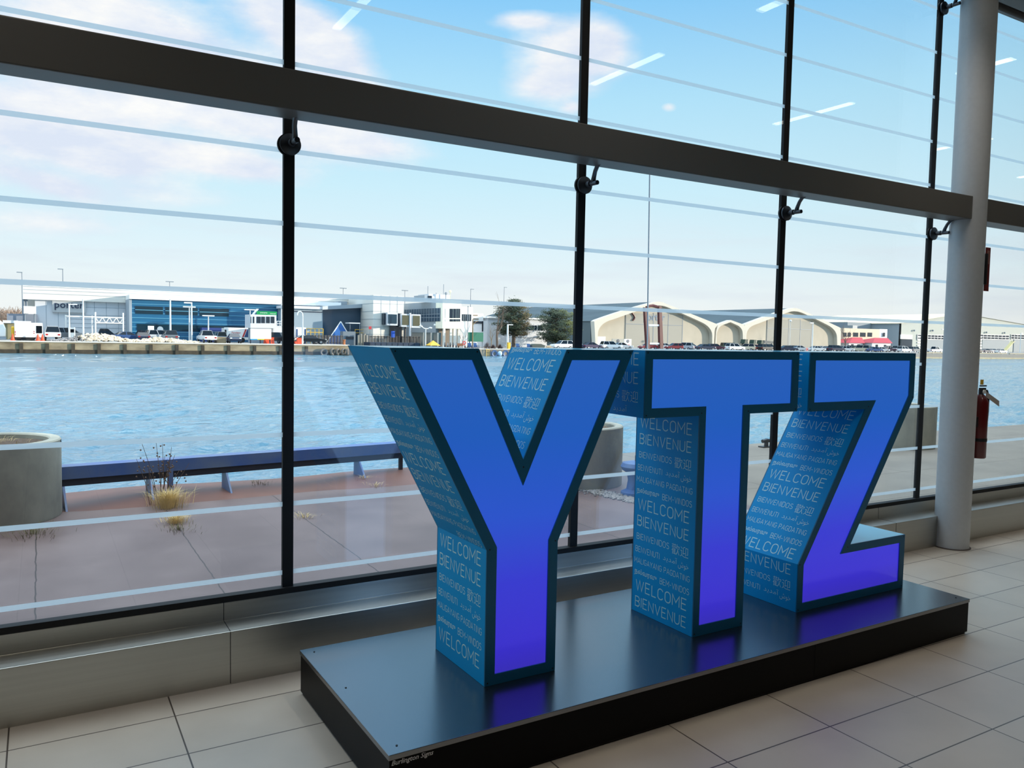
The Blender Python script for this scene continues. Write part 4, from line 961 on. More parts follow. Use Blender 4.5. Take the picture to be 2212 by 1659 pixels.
def sign_post(px, v0, v1, Y, label, m, rnd=False, zg=ZL, w=.45):
    x = at(px, v1, Y).x; z1 = at(px, v0, Y).z; t = thing('sign_post', label, 'sign', (x, Y, zg), group='small signs on the shore'); h = z1-zg
    B().cyl((0, 0, 0), (0, 0, h), .04, n=6).build('post', M_DPOLE, t)
    if rnd: B().lathe([(0, -.06), (w, -.06), (w, -.03), (0, -.03)], (0, 0, h-w), 16, 'y').build('plate', m, t)
    else: B().box(-w, w, -.08, -.04, h-2*w, h).build('plate', m, t)
sign_post(326, 704, 722, 138.8, 'small square white sign above the parked cars', M_WHT); sign_post(346, 705, 722, 140.5, 'small round white sign above the parked cars', M_WHT, True); sign_post(799, 705, 738, 137, 'small red sign on a dark post by the grey tower', M_RED, zg=-.45, w=.26)
# rubble heap
rb = B(); r_ = random.Random(5)
xa, xb = at(108, 730, 130).x, at(431, 740, 130).x
def heap_h(f): return max(.12, 1.25*math.exp(-((f-.30)/.20)**2)+.75*math.exp(-((f-.72)/.13)**2)+.25*math.exp(-((f-.9)/.1)**2))
for i in range(1500):
    f = r_.random(); hh = heap_h(f); y = 130.0+r_.uniform(-.9, .9); k = 1-abs(y-130.0)/1.15; z = ZL+hh*max(.05, k)*r_.uniform(.55, 1)
    s_ = r_.uniform(.07, .24); rb.m = 0 if f > .20+r_.uniform(-.05, .05) else 1
    rb.ball((xa+(xb-xa)*f, y, z), s_, 5, 3, (r_.uniform(.7, 1.5), r_.uniform(.6, 1.2), r_.uniform(.5, 1)))
M_RUB = mat('rubble_stone', 'cbb79c', .9, col2='efe2cc', vscale=.7); M_RUB2 = mat('rubble_grey', '8c8988', .9, var=.2)
tag(rb.build('rubble', [M_RUB, M_RUB2], fix=False), 'long heap of pale broken stone on the quay', 'rubble', kind='stuff')
# grey ferry hall and glass pyramid right of the joint
t = thing('ferry_hall', 'grey hall with a dark glass bay and pale corner tower', 'building', (at(740, 735, 146).x, 148, -.45))
YF = 148.0
b = B(); pbox(b, 612, 664, 697, 738, YF-6, 3.8, ZL); wb(b, 'front_wall', mat('hall_panel', '93a3ae', .5), t)
b = B(); pbox(b, 612, 672.4, 697, 674, YF-6.1, .1); wb(b, 'dark_band', M_CARB['navy'], t)
b = B(); pbox(b, 610, 661, 699, 667, YF-6.6, 4.2); wb(b, 'canopy', M_WPAN, t)
XT = at(806, 690, 138).x
def onX(px, v, X):
    d = ray(px, v); return CAMP + d*(X/d.x)
yb_ = onX(779, 690, XT).y
zt2 = at(806, 637, 138).z
b = B(); b.box(XT, at(872, 690, 138).x, 138, 151.5, -.45, zt2); wb(b, 'corner_tower', M_WPAN2, t)
b = B()
for v in (655, 672, 689, 706, 722): z = at(806, v, 138).z; b.box(XT-.03, at(872, v, 138).x, 137.97, 151.5, z-.03, z+.03)
for px in (823, 842, 858): x = at(px, 690, 138).x; b.box(x-.03, x+.03, 137.97, 138, -.45, zt2)
wb(b, 'tower_joints', M_GPAN, t)
pA, pB_ = at(697, 668, YF-6), onX(779, 664, XT)
g0, g1 = Vector((at(697, 700, YF-6).x, YF-6, 0)), Vector((XT, yb_, 0))
b = B(); b.add([(g0.x, g0.y, -.45), (g1.x, g1.y, -.45), (g1.x, g1.y, pB_.z), (g0.x, g0.y, pA.z), (g0.x+.4, g0.y+1, -.45), (g1.x-.1, g1.y+1, -.45), (g1.x-.1, g1.y+1, pB_.z), (g0.x+.4, g0.y+1, pA.z)], [(0, 1, 2, 3), (4, 7, 6, 5), (0, 3, 7, 4), (1, 5, 6, 2), (3, 2, 6, 7), (0, 4, 5, 1)]); wb(b, 'glass_bay', mat('bay_glass', '31485c', .15), t)
b = B(); b.hexa([(g0.x-.3, g0.y-.8, pA.z-.1), (g1.x, g1.y-.8, pB_.z-.1), (g0.x-.3, g0.y+3, pA.z-.1), (g1.x, g1.y+3, pB_.z-.1), (g0.x-.3, g0.y-.8, pA.z+.5), (g1.x, g1.y-.8, pB_.z+.6), (g0.x-.3, g0.y+3, pA.z+.5), (g1.x, g1.y+3, pB_.z+.6)]); wb(b, 'bay_roof', M_GPAN, t)
b = B(); pbox(b, 731, 651, 750, 664, 149, 5); wb(b, 'roof_plant', M_GPAN, t)
t = thing('glass_pyramid', 'blue glass triangle roof with white edges', 'skylight', (at(730, 735, 137).x, 138, -.45))
A_, Bq = at(736, 694.7, 140.2), at(702, 733, 139.4); zb2 = -.45
ap = Vector((A_.x, 140.2, A_.z)); bl = Vector((Bq.x, 139.4, zb2)); br = Vector((at(767, 733, 139.4).x, 139.4, zb2)); bk = Vector(((bl.x+br.x)/2, 141.6, zb2))
b = B(); b.add([ap, bl, br, bk], [(1, 2, 0), (2, 3, 0), (3, 1, 0), (1, 3, 2)]); wb(b, 'glass_faces', mat('pyramid_glass', '3d68a8', .12), t, fix=True)
b = B()
for p_, q_ in ((ap, bl), (ap, br), (bl, br), (ap, bk)): b.cyl(p_, q_, .09, n=6)
wb(b, 'white_edges', M_WHT, t)
# quay clutter right of the joint
t = thing('booth', 'small grey steel booth at the slip', 'booth', (at(754, 742, 137).x, 137, -.45))
b = B(); pbox(b, 741, 716, 768, 742, 136.8, 1.6, -.45); wb(b, 'walls', mat('booth_grey', '6d7983', .6), t)
b = B(); pbox(b, 747, 727, 764, 733, 136.75, .1); wb(b, 'hatch', M_DGL, t)
b = B(); pbox(b, 754, 697, 778, 699, 136.6, 2); wb(b, 'flat_roof', M_WPAN, t)
b = B()
for px in (756, 777): x = at(px, 710, 138.5).x; b.cyl((x, 138.5, -.45), (x, 138.5, at(px, 699, 138).z), .07, n=6)
wb(b, 'roof_posts', M_DPOLE, t)
t = thing('pile_cluster', 'pale weathered timber pile cluster beside the slip', 'piles', (at(783, 745, 135.6).x, 135.8, -2.0))
for k in range(7):
    b = B(); x = at(774+k*3, 745, 135.6).x; b.cyl((x, 135.6+.2*(k % 2), -3.5), (x, 135.6+.2*(k % 2), at(774+k*3, 724-(k % 3)*1.5, 135.6).z), .17, n=8); wb(b, 'pile', mat('timber_pale', '958f83', .9) if k == 0 else bpy.data.materials['timber_pale'], t)
t = thing('yellow_gantry', 'yellow railing frame behind the black sedan', 'railing', (at(680, 720, 140).x, 140, ZL))
b = B(); xa, xb = at(662, 715, 140).x, at(698, 715, 140).x; z1_, z0_ = at(680, 710, 140).z, at(680, 718, 140).z
for z in (z1_, z0_): b.cyl((xa, 140, z), (xb, 140, z), .05, n=6)
for k in range(5): x = xa+(xb-xa)*k/4; b.cyl((x, 140, ZL), (x, 140, z1_), .05, n=6)
wb(b, 'rails', M_YEL, t)
t = thing('yellow_gantry', 'yellow railing frame above the timber piles', 'railing', (at(780, 720, 143).x, 143, -.45))
b = B(); xa, xb = at(767, 715, 143).x, at(796, 715, 143).x; z1_, z0_ = at(780, 712, 143).z, at(780, 719, 143).z
for z in (z1_, z0_): b.cyl((xa, 143, z), (xb, 143, z), .05, n=6)
for k in range(4): x = xa+(xb-xa)*k/3; b.cyl((x, 143, -.45), (x, 143, z1_), .05, n=6)
wb(b, 'rails', M_YEL, t)
t = thing('payphone_kiosk', 'blue and white kiosk behind the white cane pole', 'kiosk', (at(650, 725, 137).x, 137, ZL))
b = B(); pbox(b, 640, 707, 661, 725, 137, 1.5, ZL); wb(b, 'cabinet', M_WPAN, t)
for a_ in (640, 658): b = B(); pbox(b, a_, 711, a_+3, 725, 136.95, .1, ZL); wb(b, 'blue_side', M_CARB['blue'], t)
def fence(px0, px1, v0, v1, Y, zg, label, n):
    t = thing('picket_fence', label, 'fence', (at((px0+px1)/2, v1, Y).x, Y, zg)); xa, xb = at(px0, v1, Y).x, at(px1, v1, Y).x; h = at((px0+px1)/2, v0, Y).z
    b = B()
    for z in (zg+.25, h-.2): b.cyl((xa, Y, z), (xb, Y, z), .05, n=6)
    wb(b, 'rails', M_BLKF, t); b = B()
    for k in range(n): x = xa+(xb-xa)*k/(n-1); b.cyl((x, Y, zg), (x, Y, h), .035 if k % 4 else .08, n=5)
    wb(b, 'pickets', M_BLKF, t)
fence(676, 741, 724, 738, 135, ZL, 'black picket fence before the glass pyramid', 40); fence(797, 908, 726, 740, 136.8, -.45, 'black picket fence above the dark floating dock', 70)
t = thing('floating_dock', 'dark blue floating dock in the slip', 'dock', (at(855, 750, 133).x, 134, -2.0)); xa, xb = at(799, 745, 132).x, at(907, 745, 132).x
b = B(); b.box(xa, xb, 132, 135, -2.2, at(850, 740, 132).z); wb(b, 'hull', mat('dock_navy', '1c2a3e', .6, var=.3, vscale=.5), t)
b = B()
for k in range(10): x = xa+(xb-xa)*k/9; b.box(x-.04, x+.04, 131.95, 132, -2.0, at(850, 741, 132).z)
wb(b, 'hull_ribs', M_BLKF, t)
# tyres hung on the quay corner
def tyre(px, v, r, Y, label, yaw=0.0, m=None):
    p = at(px, v, Y); t = thing('fender_tyre', label, 'tyre', (p.x, Y, p.z), yaw, 'old tyres hung as fenders'); R_ = r
    b = B().lathe([(R_*.55, -.14), (R_*.9, -.2), (R_, -.12), (R_, .12), (R_*.9, .2), (R_*.55, .14), (R_*.5, 0)], n=24, axis='y', close=True); b.build('casing', m or M_OLDT, t, smooth=True)
    b = B()
    for k in range(22):
        a = 2*PI*k/22; b.box(0, 0, 0, 0, 0, 0) if False else b.ball((math.cos(a)*R_*1.0, 0, math.sin(a)*R_*1.0), .07, 5, 3, (1, 2.2, 1))
    b.build('tread_lugs', m or M_OLDT, t)
M_OLDT = mat('old_tyre', '77716a', .9, var=.3, vscale=2); M_BFEN = mat('blue_fender', '2c4a74', .5)
tyre(700, 761, .62, 127.25, 'largest pale tyre on the quay wall right of the window joint'); tyre(718, 759.5, .58, 126.95, 'second tyre from the left on the quay corner', .75); tyre(730, 760, .52, 127.0, 'third tyre from the left on the quay corner', .7)
tyre(742, 760, .56, 127.0, 'fourth tyre from the left on the quay corner', .65); tyre(750.5, 760, .5, 126.8, 'last tyre at the right, beside the upper edge of the Y', 1.1)
t = thing('mooring_post', 'rusty orange mooring post at the quay corner', 'post', (at(744, 750, 128.4).x, 128.6, ZL)); B().cyl((0, 0, 0), (0, 0, .75), .22, n=14).lathe([(.3, .75), (.3, .85), (0, .88)], n=14).build('post', mat('rust', 'a3653f', .8, var=.3), t)
for i, (px, lab) in enumerate(((1068, 'round dark blue fender left of the pale float'), (1092, 'round dark blue fender right of the pale float'))): tyre(px, 764, .62, 127.2, lab, 0, M_BFEN)
t = thing('pale_float', 'pale blue float between two round fenders', 'float', (at(1080, 764, 127.3).x, 127.3, at(1080, 764, 127.3).z)); B().ball((0, 0, 0), .5, 14, 8, (1, .6, 1.0)).build('body', mat('float_blue', 'a9c3d8', .5), t, smooth=True); B().cyl((0, 0, .45), (0, 0, .7), .05).build('neck', M_CAST, t)
t = thing('quay_ladder', 'yellow ladder on the quay wall, seen in the notch of the Y', 'ladder', (at(1053, 768, 127.5).x, 127.4, -2.2)); h = 1.6
for s_ in (-.28, .28): B().cyl((s_, 0, 0), (s_, 0, h), .05, n=8).build('side_rail', M_YEL, t)
for k in range(5): B().cyl((-.28, 0, .2+k*.3), (.28, 0, .2+k*.3), .035, n=6).build('rung', M_YEL, t)
# ------------------------------------------------------------------ glazed harbour building with jet bridge
t = thing('harbour_building', 'sunlit cream building on columns with a long glazed side', 'building', (at(955, 745, 137).x, 138, ZR))
XC = at(956, 690, 136).x; yk = onX(866, 690, XC).y; x2 = at(996, 690, 136).x
zt3 = at(956, 647, 136).z; z3b = at(956, 709.5, 136).z
b = B(); b.box(XC, x2, 136, 139, z3b, zt3); wb(b, 'front_block', mat('sunny_cream', 'fffbe6', .5), t)  # front whiter and warmer than the side, sunlight put into its colour
b = B(); b.box(XC+.02, XC+4.5, 139, yk, ZR, zt3-.3); wb(b, 'side_wing', M_GPAN, t)
b = B()
zA, zB = at(956, 665, 136).z, at(956, 694, 136).z
b.box(XC-.06, XC+.3, 136.9, yk-1, zB, zA); wb(b, 'side_glazing', mat('side_glass', '2e4a60', .12), t)
b = B()
for k in range(15): y = 137+(yk-139)*k/14; b.box(XC-.1, XC-.05, y-.05, y+.05, zB, zA)
for z in (zB+(zA-zB)*.3, zB+(zA-zB)*.55): b.box(XC-.1, XC-.05, 137, yk-1, z-.04, z+.04)
wb(b, 'glazing_bars', M_GPAN, t)
for a_, c_, m in ((962, 970, M_WPAN), (971.5, 978.5, M_DGL), (979.5, 985, M_DGL), (986, 989, M_DGL), (990, 994, M_DGL)):
    b = B(); pbox(b, a_, 667, c_, 687, 135.95, .1); wb(b, 'window', m, t)
    b = B(); pbox(b, a_, 689.5, c_, 694.5, 135.95, .1); wb(b, 'lower_pane', m, t)
for px in (959, 973.5, 981, 990.5):
    b = B(); x = at(px, 720, 136.3).x; b.box(x-.22, x+.22, 136.1, 136.5, ZR, z3b); wb(b, 'column', M_WPAN2, t)
b = B(); b.box(XC+.5, x2, 138.4, 138.8, ZR, z3b); wb(b, 'recessed_wall', mat('taupe_wall', '8d8276', .7), t)
b = B(); b.box(XC-.05, XC, 136.5, yk-6, ZR, z3b-.8); wb(b, 'lower_glazing', mat('lower_glass', '27505c', .12), t)
b = B()
for y in (137.5, 140.5, 144): b.box(XC-.25, XC-.05, y-.2, y+.2, ZR, z3b-.8)
wb(b, 'lower_piers', M_WPAN2, t)
b = B(); pbox(b, 917, 637.5, 926, 648, 141, 5); wb(b, 'plant_box', M_GPAN, t)
b = B(); pbox(b, 926, 636, 973, 648, 142, 5); wb(b, 'penthouse', M_WPAN, t)
b = B(); pbox(b, 925, 639, 933, 647.5, 140.9, .2); wb(b, 'penthouse_window', M_DGL, t)
b = B(); pbox(b, 995, 663, 1021, 740, 140, 10, ZR); wb(b, 'right_wing', M_WHT, t)
b = B(); pbox(b, 998, 679, 1018, 693.5, 139.95, .1); wb(b, 'wing_window', M_DGL, t)
b = B()
for k in range(1, 5): x = at(998+k*4, 686, 139.9).x; b.box(x-.04, x+.04, 139.9, 139.95, at(1008, 693, 139.9).z, at(1008, 679.5, 139.9).z)
wb(b, 'wing_mullions', M_GPAN, t)
for px, v0 in ((924, 618), (958, 614), (942, 632)):
    b = B(); x = at(px, 640, 143).x; b.cyl((x, 143, at(px, 648, 143).z), (x, 143, at(px, v0, 143).z), .05, n=6); wb(b, 'antenna', M_DPOLE, t)
for px, v, m in ((963.5, 634, M_DPOLE), (973, 629.5, mat('dish_cream', 'd9d3b4', .5))):
    p = at(px, v, 141); b = B(); b.lathe([(0, -.05), (.25, -.02), (.28, .05), (0, .08)], (p.x, 141, p.z), 16, 'y'); b.cyl((p.x, 141.1, p.z), (p.x, 141.1, at(px, 648, 141).z), .06, n=6); wb(b, 'satellite_dish', m, t)
for px, v in ((898, 703.5), (909, 702), (939, 702)):
    b = B(); p = onX(px, v, XC-.3); b.ball((p.x, p.y, p.z), .22, 8, 5); wb(b, 'wall_lamp', mat('globe_lamp', 'ffffff', .4) if px == 898 else bpy.data.materials['globe_lamp'], t)
t = thing('passenger_bridge', 'glazed passenger bridge raised on legs beside the cream building', 'bridge', (at(868, 740, 137).x, 138, -.45))
b = B(); pbox(b, 837, 675, 859, 703, 136.2, 3); wb(b, 'left_cabin', M_WPAN, t)
b = B(); pbox(b, 839, 679, 857.5, 699, 136.1, .1); wb(b, 'left_glass', mat('bridge_glass', '203c4c', .1), t)
b = B(); pbox(b, 859, 677, 869, 704, 137, 2.4); wb(b, 'link', M_DGL, t)
b = B(); pbox(b, 867, 678, 885, 706, 136.3, 3); wb(b, 'middle_cabin', M_WPAN, t)
b = B(); pbox(b, 869, 681, 884, 702, 136.2, .1); wb(b, 'middle_glass', mat('bridge_glass_warm', '5c5a46', .1), t)
b = B(); pbox(b, 889, 679, 908.5, 708, 136.3, 3); wb(b, 'right_cabin', M_WPAN, t)
b = B(); pbox(b, 892, 682, 907, 704, 136.2, .1); wb(b, 'right_glass', bpy.data.materials['bridge_glass_warm'], t)
b = B(); pbox(b, 829, 677, 837, 701, 137, 2); wb(b, 'end_door', M_DGL, t)
b = B(); x = at(886.5, 700, 136).x; b.cyl((x, 136.2, at(886, 726, 136).z), (x, 136.2, at(886, 676, 136).z), .17, n=10); wb(b, 'lift_column', M_WPAN, t)
for px in (877, 886.5): b = B(); x = at(px, 720, 136.6).x; b.cyl((x, 137, -.45), (x, 137, at(px, 704, 137).z), .13, n=8); wb(b, 'leg', M_BLKF, t)
b = B(); pbox(b, 845.5, 715, 853, 729, 136, .2); wb(b, 'blue_sign', mat('sign_blue', '2456b8', .5), t)
b = B(); pbox(b, 842, 704, 868, 740, 137.6, .2, -.45); wb(b, 'under_glazing', M_DGL, t)
# yellow tent, bikes, chairs and planting before the colonnade
t = thing('pyramid_tent', 'yellow pyramid tent before the colonnade', 'tent', (at(935.5, 744, 130.7).x, 130.7, ZR)); B().add([(-1, -1, .45), (1, -1, .45), (1, 1, .45), (-1, 1, .45), (0, 0, 1.35)], [(0, 1, 4), (1, 2, 4), (2, 3, 4), (3, 0, 4)]).build('canopy', M_YEL, t)
for sx in (-1, 1):
    for sy in (-1, 1): B().cyl((sx*.95, sy*.95, 0), (sx*.95, sy*.95, .5), .04, n=6).build('leg', M_DPOLE, t)
def chair(px, label, zg=ZR, Y=129.6):
    t = thing('lounge_chair', label, 'chair', (at(px, 748, Y).x, Y, zg), random.Random(int(px)).uniform(-.4, .4), 'blue lounge chairs on the far quay')
    B().hexa([(-.33, -.3, .28), (.33, -.3, .28), (-.33, .3, .2), (.33, .3, .2), (-.33, -.3, .33), (.33, -.3, .33), (-.33, .3, .25), (.33, .3, .25)]).build('seat', M_CARB['blue'], t)
    B().hexa([(-.3, .25, .2), (.3, .25, .2), (-.3, .3, .2), (.3, .3, .2), (-.36, .5, 1.0), (.36, .5, 1.0), (-.36, .55, 1.0), (.36, .55, 1.0)]).build('backrest', M_CARB['blue'], t)
    for s_ in (-.36, .36): B().box(s_-.05, s_+.05, -.35, .35, .5, .55).box(s_-.03, s_+.03, -.33, -.26, 0, .5).box(s_-.03, s_+.03, .26, .33, 0, .5).build('arm', M_CARB['blue'], t)
for px, lab in ((1016, 'blue lounge chair left of the brown post'), (1029, 'blue lounge chair before the green hoarding'), (1121, 'blue lounge chair right of the yellow box'), (1144, 'blue lounge chair left of the dark green boat cover')): chair(px, lab)
t = thing('green_hoarding', 'dark green hoarding behind the lounge chairs', 'hoarding', (at(1028, 740, 134).x, 134, ZR)); b = B(); pbox(b, 1012, 718, 1044, 738, 134, .2); wb(b, 'panel', mat('hoarding_green', '23705a', .6, var=.15), t)
for px in (1014, 1042): b = B(); x = at(px, 738, 134.3).x; b.box(x-.08, x+.08, 134.2, 134.35, ZR, at(px, 719, 134).z); wb(b, 'post', M_DPOLE, t)
t = thing('wooden_pole', 'tall brown wooden pole between the lounge chairs', 'pole', (at(1020.5, 745, 131).x, 131, ZR)); h = at(1020.5, 690, 131).z-ZR; B().cyl((0, 0, 0), (0, 0, h), .13, .1, n=8).build('shaft', mat('brown_pole', '8a7350', .8), t); B().tube([(0, 0, h*.8), (.6, 0, h*.92), (1.1, 0, h*.95)], .06, 6).build('side_arm', bpy.data.materials['brown_pole'], t)
t = thing('flag_mast', 'thin pale mast beside the red lifebuoy post', 'mast', (at(1009.6, 750, 130).x, 130, ZR)); h = at(1009.6, 662, 130).z-ZR; B().cyl((0, 0, 0), (0, 0, h), .06, n=6).build('shaft', M_DPOLE, t); B().ball((0, 0, h), .1).build('finial', M_DPOLE, t)
t = thing('lifebuoy_post', 'white post with a red lifebuoy near the colonnade', 'lifebuoy', (at(1002, 750, 129.4).x, 129.4, ZR)); B().cyl((0, 0, 0), (0, 0, 1.9), .07, n=8).build('post', M_WHT, t)
B().lathe([(.22, -.08), (.36, -.08), (.36, .02), (.22, .02)], (0, -.1, 1.0), 16, 'y', close=True).build('lifebuoy', M_RED, t)
t = thing('lifebuoy_post', 'red lifebuoy on a post before the second hangar door', 'lifebuoy', (at(1742, 757, 129.4).x, 129.4, ZR)); B().cyl((0, 0, 0), (0, 0, .9), .07, n=8).build('post', M_WHT, t)
B().lathe([(.22, -.08), (.38, -.08), (.38, .02), (.22, .02)], (0, -.1, .65), 16, 'y', close=True).build('lifebuoy', M_RED, t)
def bike(px, label, m, Y=131):
    t = thing('parked_bicycle', label, 'bicycle', (at(px, 749, Y).x, Y, ZR), 1.25, 'bicycles parked by the colonnade')
    for s_ in (-.52, .52): B().lathe([(.29, -.03), (.34, -.03), (.34, .03), (.29, .03)], (s_, 0, .34), 14, 'y', close=True).build('wheel', M_TYRE, t)
    B().tube([(-.52, 0, .34), (-.15, 0, .85), (.4, 0, .82), (0, 0, .34), (-.52, 0, .34)], .035, 5).tube([(.52, 0, .34), (.4, 0, .95), (.55, 0, 1.0)], .035, 5).build('frame', m, t); B().box(-.28, 0, -.07, .07, .9, .96).build('saddle', M_TYRE, t)
for i, px in enumerate((951, 961, 967, 973, 979, 985)):
    bike(px, ['dark bicycle right of the yellow tent', 'first dark bicycle from the left under the columns', 'second bicycle from the left under the columns', 'third bicycle from the left under the columns', 'fourth bicycle from the left under the columns', 'last bicycle on the right under the columns'][i], [M_CARB['black'], M_CARB['navy'], M_CARB['silver']][i % 3])
def bench(px, label, m, Y=130):
    t = thing('wooden_bench', label, 'bench', (at(px, 749, Y).x, Y, ZR)); B().box(-.8, .8, -.22, .22, .4, .47).build('seat', m, t); B().box(-.8, .8, .2, .26, .47, .9).build('backrest', m, t)
    for s_ in (-.65, .65): B().box(s_-.05, s_+.05, -.2, .2, 0, .4).build('leg', m, t)
bench(997.5, 'brown wooden bench right of the bicycles', mat('bench_wood', '7a5238', .7))
t = thing('yellow_cabinet', 'yellow cabinet at the foot of the short column lamp', 'cabinet', (at(1099, 749, 130).x, 130, ZR)); B().box(-.25, .25, -.25, .25, 0, 1.15).build('body', M_YEL, t); B().box(-.28, .28, -.28, .28, 1.15, 1.2).build('cap', M_YEL, t)
t = thing('boat_cover', 'dark green covered boat left of the pale logs', 'boat', (at(1162, 748, 131).x, 131.4, ZR)); b = B(); b.prism([(-1.4, .15), (1.2, .15), (1.6, .7), (.6, 1.0), (-.8, 1.0), (-1.6, .75)], -.7, .7); b.build('cover', mat('cover_green', '2b3a34', .6), t, bevel=.08); B().box(-1.2, 1.0, -.5, .5, 0, .15).build('cradle', M_BLKF, t)
for k, (px, z, lab) in enumerate(((1181, .2, 'lower left log of the pale stack'), (1190, .2, 'lower right log of the pale stack'), (1185, .5, 'top log of the pale stack'))):
    t = thing('timber_log', lab, 'log', (at(px, 748, 131).x, 131, ZR+z), .1, 'pale logs beside the pine'); B().cyl((-.55, 0, 0), (.55, 0, 0), .18, n=10).build('trunk', mat('pale_log', 'a5947a', .9) if k == 0 else bpy.data.materials['pale_log'], t); B().cyl((-.56, 0, 0), (-.555, 0, 0), .15, n=10).build('cut_end', M_CAP, t)
# ------------------------------------------------------------------ white workshops behind the trees
t = thing('white_workshop', 'white workshop with a ribbon window behind the two pines', 'building', (at(1120, 740, 150).x, 151, ZR))
b = B(); pbox(b, 1054, 688, 1182, 745, 150, 12, ZR); wb(b, 'walls', M_WPAN, t)
b = B(); pbox(b, 1053, 685.5, 1184, 689, 149.6, 12.5); wb(b, 'eaves', M_WHT, t)
for a_, c_ in ((1076, 1083), (1085, 1094), (1095, 1104), (1118, 1127), (1129, 1140), (1141.5, 1147), (1148, 1154), (1155, 1160), (1162, 1167), (1168, 1173)):
    b = B(); pbox(b, a_, 703, c_, 713.5, 149.95, .1); wb(b, 'window', M_DGL, t)
b = B(); pbox(b, 1110, 729, 1158, 730, 149.95, .1); wb(b, 'wall_pipe', M_DPOLE, t)
b = B(); pbox(b, 1162, 725.5, 1166, 729, 149.5, .4); wb(b, 'wall_unit', M_GPAN, t)
t = thing('white_annex', 'white flat roofed annex between cream building and bare tree', 'building', (at(1034, 740, 152).x, 153, ZR))
b = B(); pbox(b, 1022, 693, 1052, 735, 146, 3.8, ZR); wb(b, 'lower_block', M_WPAN, t)
b = B(); pbox(b, 1016, 677, 1044, 693, 151, 6); wb(b, 'upper_block', M_WHT, t)
b = B(); pbox(b, 1022, 694, 1044, 699, 145.9, .2); wb(b, 'window_band', M_DGL, t)
b = B(); pbox(b, 1042, 694, 1044, 716, 145.8, .2); wb(b, 'dark_post', M_BLKF, t)
b = B(); pbox(b, 1020, 680, 1032, 682, 150.9, .2); pbox(b, 1020, 688, 1034, 690, 150.9, .2); wb(b, 'roof_louvres', mat('louvre_brown', '8c7a66', .7), t)
# ------------------------------------------------------------------ arched hangars
M_HCON = mat('hangar_concrete', 'cfc9bb', .8); M_HWAL = mat('hangar_wall', 'b4ab9a', .85, col2='c0b6a4', vscale=.25); M_HROOF = mat('hangar_roof', '4c5d63', .8, col2='3c4c54', vscale=.3, stretch=(1, .2, 1)); M_HDOOR = mat('hangar_door', 'a39f94', .8, var=.04)
YH = 168.0
def px2(pts, Y=YH): return [(at(a, b_, Y).x, at(a, b_, Y).z) for a, b_ in pts]
def bez(p0, p1, p2, n=8):
    return [((1-t)**2*p0[0]+2*t*(1-t)*p1[0]+t*t*p2[0], (1-t)**2*p0[1]+2*t*(1-t)*p1[1]+t*t*p2[1]) for t in [i/n for i in range(n+1)]]
def hangar(name, label, outer, inner, wallp, doors, dz, roofd=62):
    xm = (outer[0][0]+outer[-1][0])/2; t = thing(name, label, 'hangar', (at(xm, 745, YH).x, YH, ZR))
    o2, i2 = px2(outer), px2(inner); n = len(i2)
    # arch rib: strip between the outer gable line and the inner arch
    m_ = len(i2); b = B()
    def resample(P, n):
        L = [0]
        for k in range(1, len(P)): L.append(L[-1]+math.hypot(P[k][0]-P[k-1][0], P[k][1]-P[k-1][1]))
        out = []
        for q in range(n):
            s_ = L[-1]*q/(n-1); k = max(i for i in range(len(L)) if L[i] <= s_+1e-9); k = min(k, len(P)-2); f = (s_-L[k])/max(1e-9, L[k+1]-L[k]); out.append((P[k][0]+(P[k+1][0]-P[k][0])*f, P[k][1]+(P[k+1][1]-P[k][1])*f))
        return out
    N_ = 61; ri = resample(i2, N_); ro = resample(o2, N_)
    vs_ = [(x, YH-1.3, z) for x, z in ro]+[(x, YH-1.3, z) for x, z in ri]+[(x, YH+.3, z) for x, z in ri]+[(x, YH+.3, z) for x, z in ro]
    fs = []
    for k in range(N_-1):
        fs += [(k, k+1, k+1+N_, k+N_), (k+N_, k+1+N_, k+1+2*N_, k+2*N_), (k+3*N_, k+2*N_, k+1+2*N_, k+1+3*N_), (k, k+3*N_, k+1+3*N_, k+1)]
    b.add(vs_, fs); wb(b, 'arch_rib', M_HCON, t)
    b = B(); b.prism(px2(wallp), YH, YH+.4); wb(b, 'front_wall', M_HWAL, t)
    for (a_, c_, v0) in doors:
        b = B(); x0, x1, za, zb = ext(a_, v0, c_, 745, YH-.1); b.box(x0, x1, YH-.12, YH, ZR, zb); wb(b, 'door_leaf', M_HDOOR, t)
    b = B()
    for (a_, c_, v0) in doors: x = at(c_, 720, YH-.15).x; b.box(x-.09, x+.09, YH-.16, YH-.12, ZR, at(c_, v0, YH).z)
    if doors:
        x0 = at(doors[0][0], 700, YH).x; x1 = at(doors[-1][1], 700, YH).x; z = at((doors[0][0]+doors[-1][1])/2, dz, YH).z; b.box(x0, x1, YH-.16, YH-.12, z-.07, z+.07); x = x0; b.box(x-.05, x+.05, YH-.16, YH-.12, ZR, at(doors[0][0], doors[0][2], YH).z)
        wb(b, 'door_joints', M_DPOLE, t)
    return t, o2
H1o = [(1280, 751), (1278.5, 715), (1277, 693)] + bez((1277, 693), (1345, 668), (1405, 653), 6)[1:] + [(1414, 651.5), (1424, 653)] + bez((1424, 653), (1475, 674), (1544, 701), 6)[1:] + [(1537, 710), (1535, 745)]
H1i = [(1285, 751)] + bez((1285, 722), (1286, 698), (1318, 690), 7) + bez((1318, 690), (1380, 668), (1402, 662), 6)[1:] + bez((1402, 662), (1417, 657.5), (1432, 662.5), 5)[1:] + bez((1432, 662.5), (1480, 683), (1506, 695), 6)[1:] + bez((1506, 695), (1531, 706), (1531.5, 724), 7)[1:] + [(1531.5, 745)]
H1w = [(1284, 752), (1285, 715), (1290, 696), (1320, 689), (1400, 663), (1417, 659), (1434, 664), (1506, 694), (1530, 710), (1532, 748)]
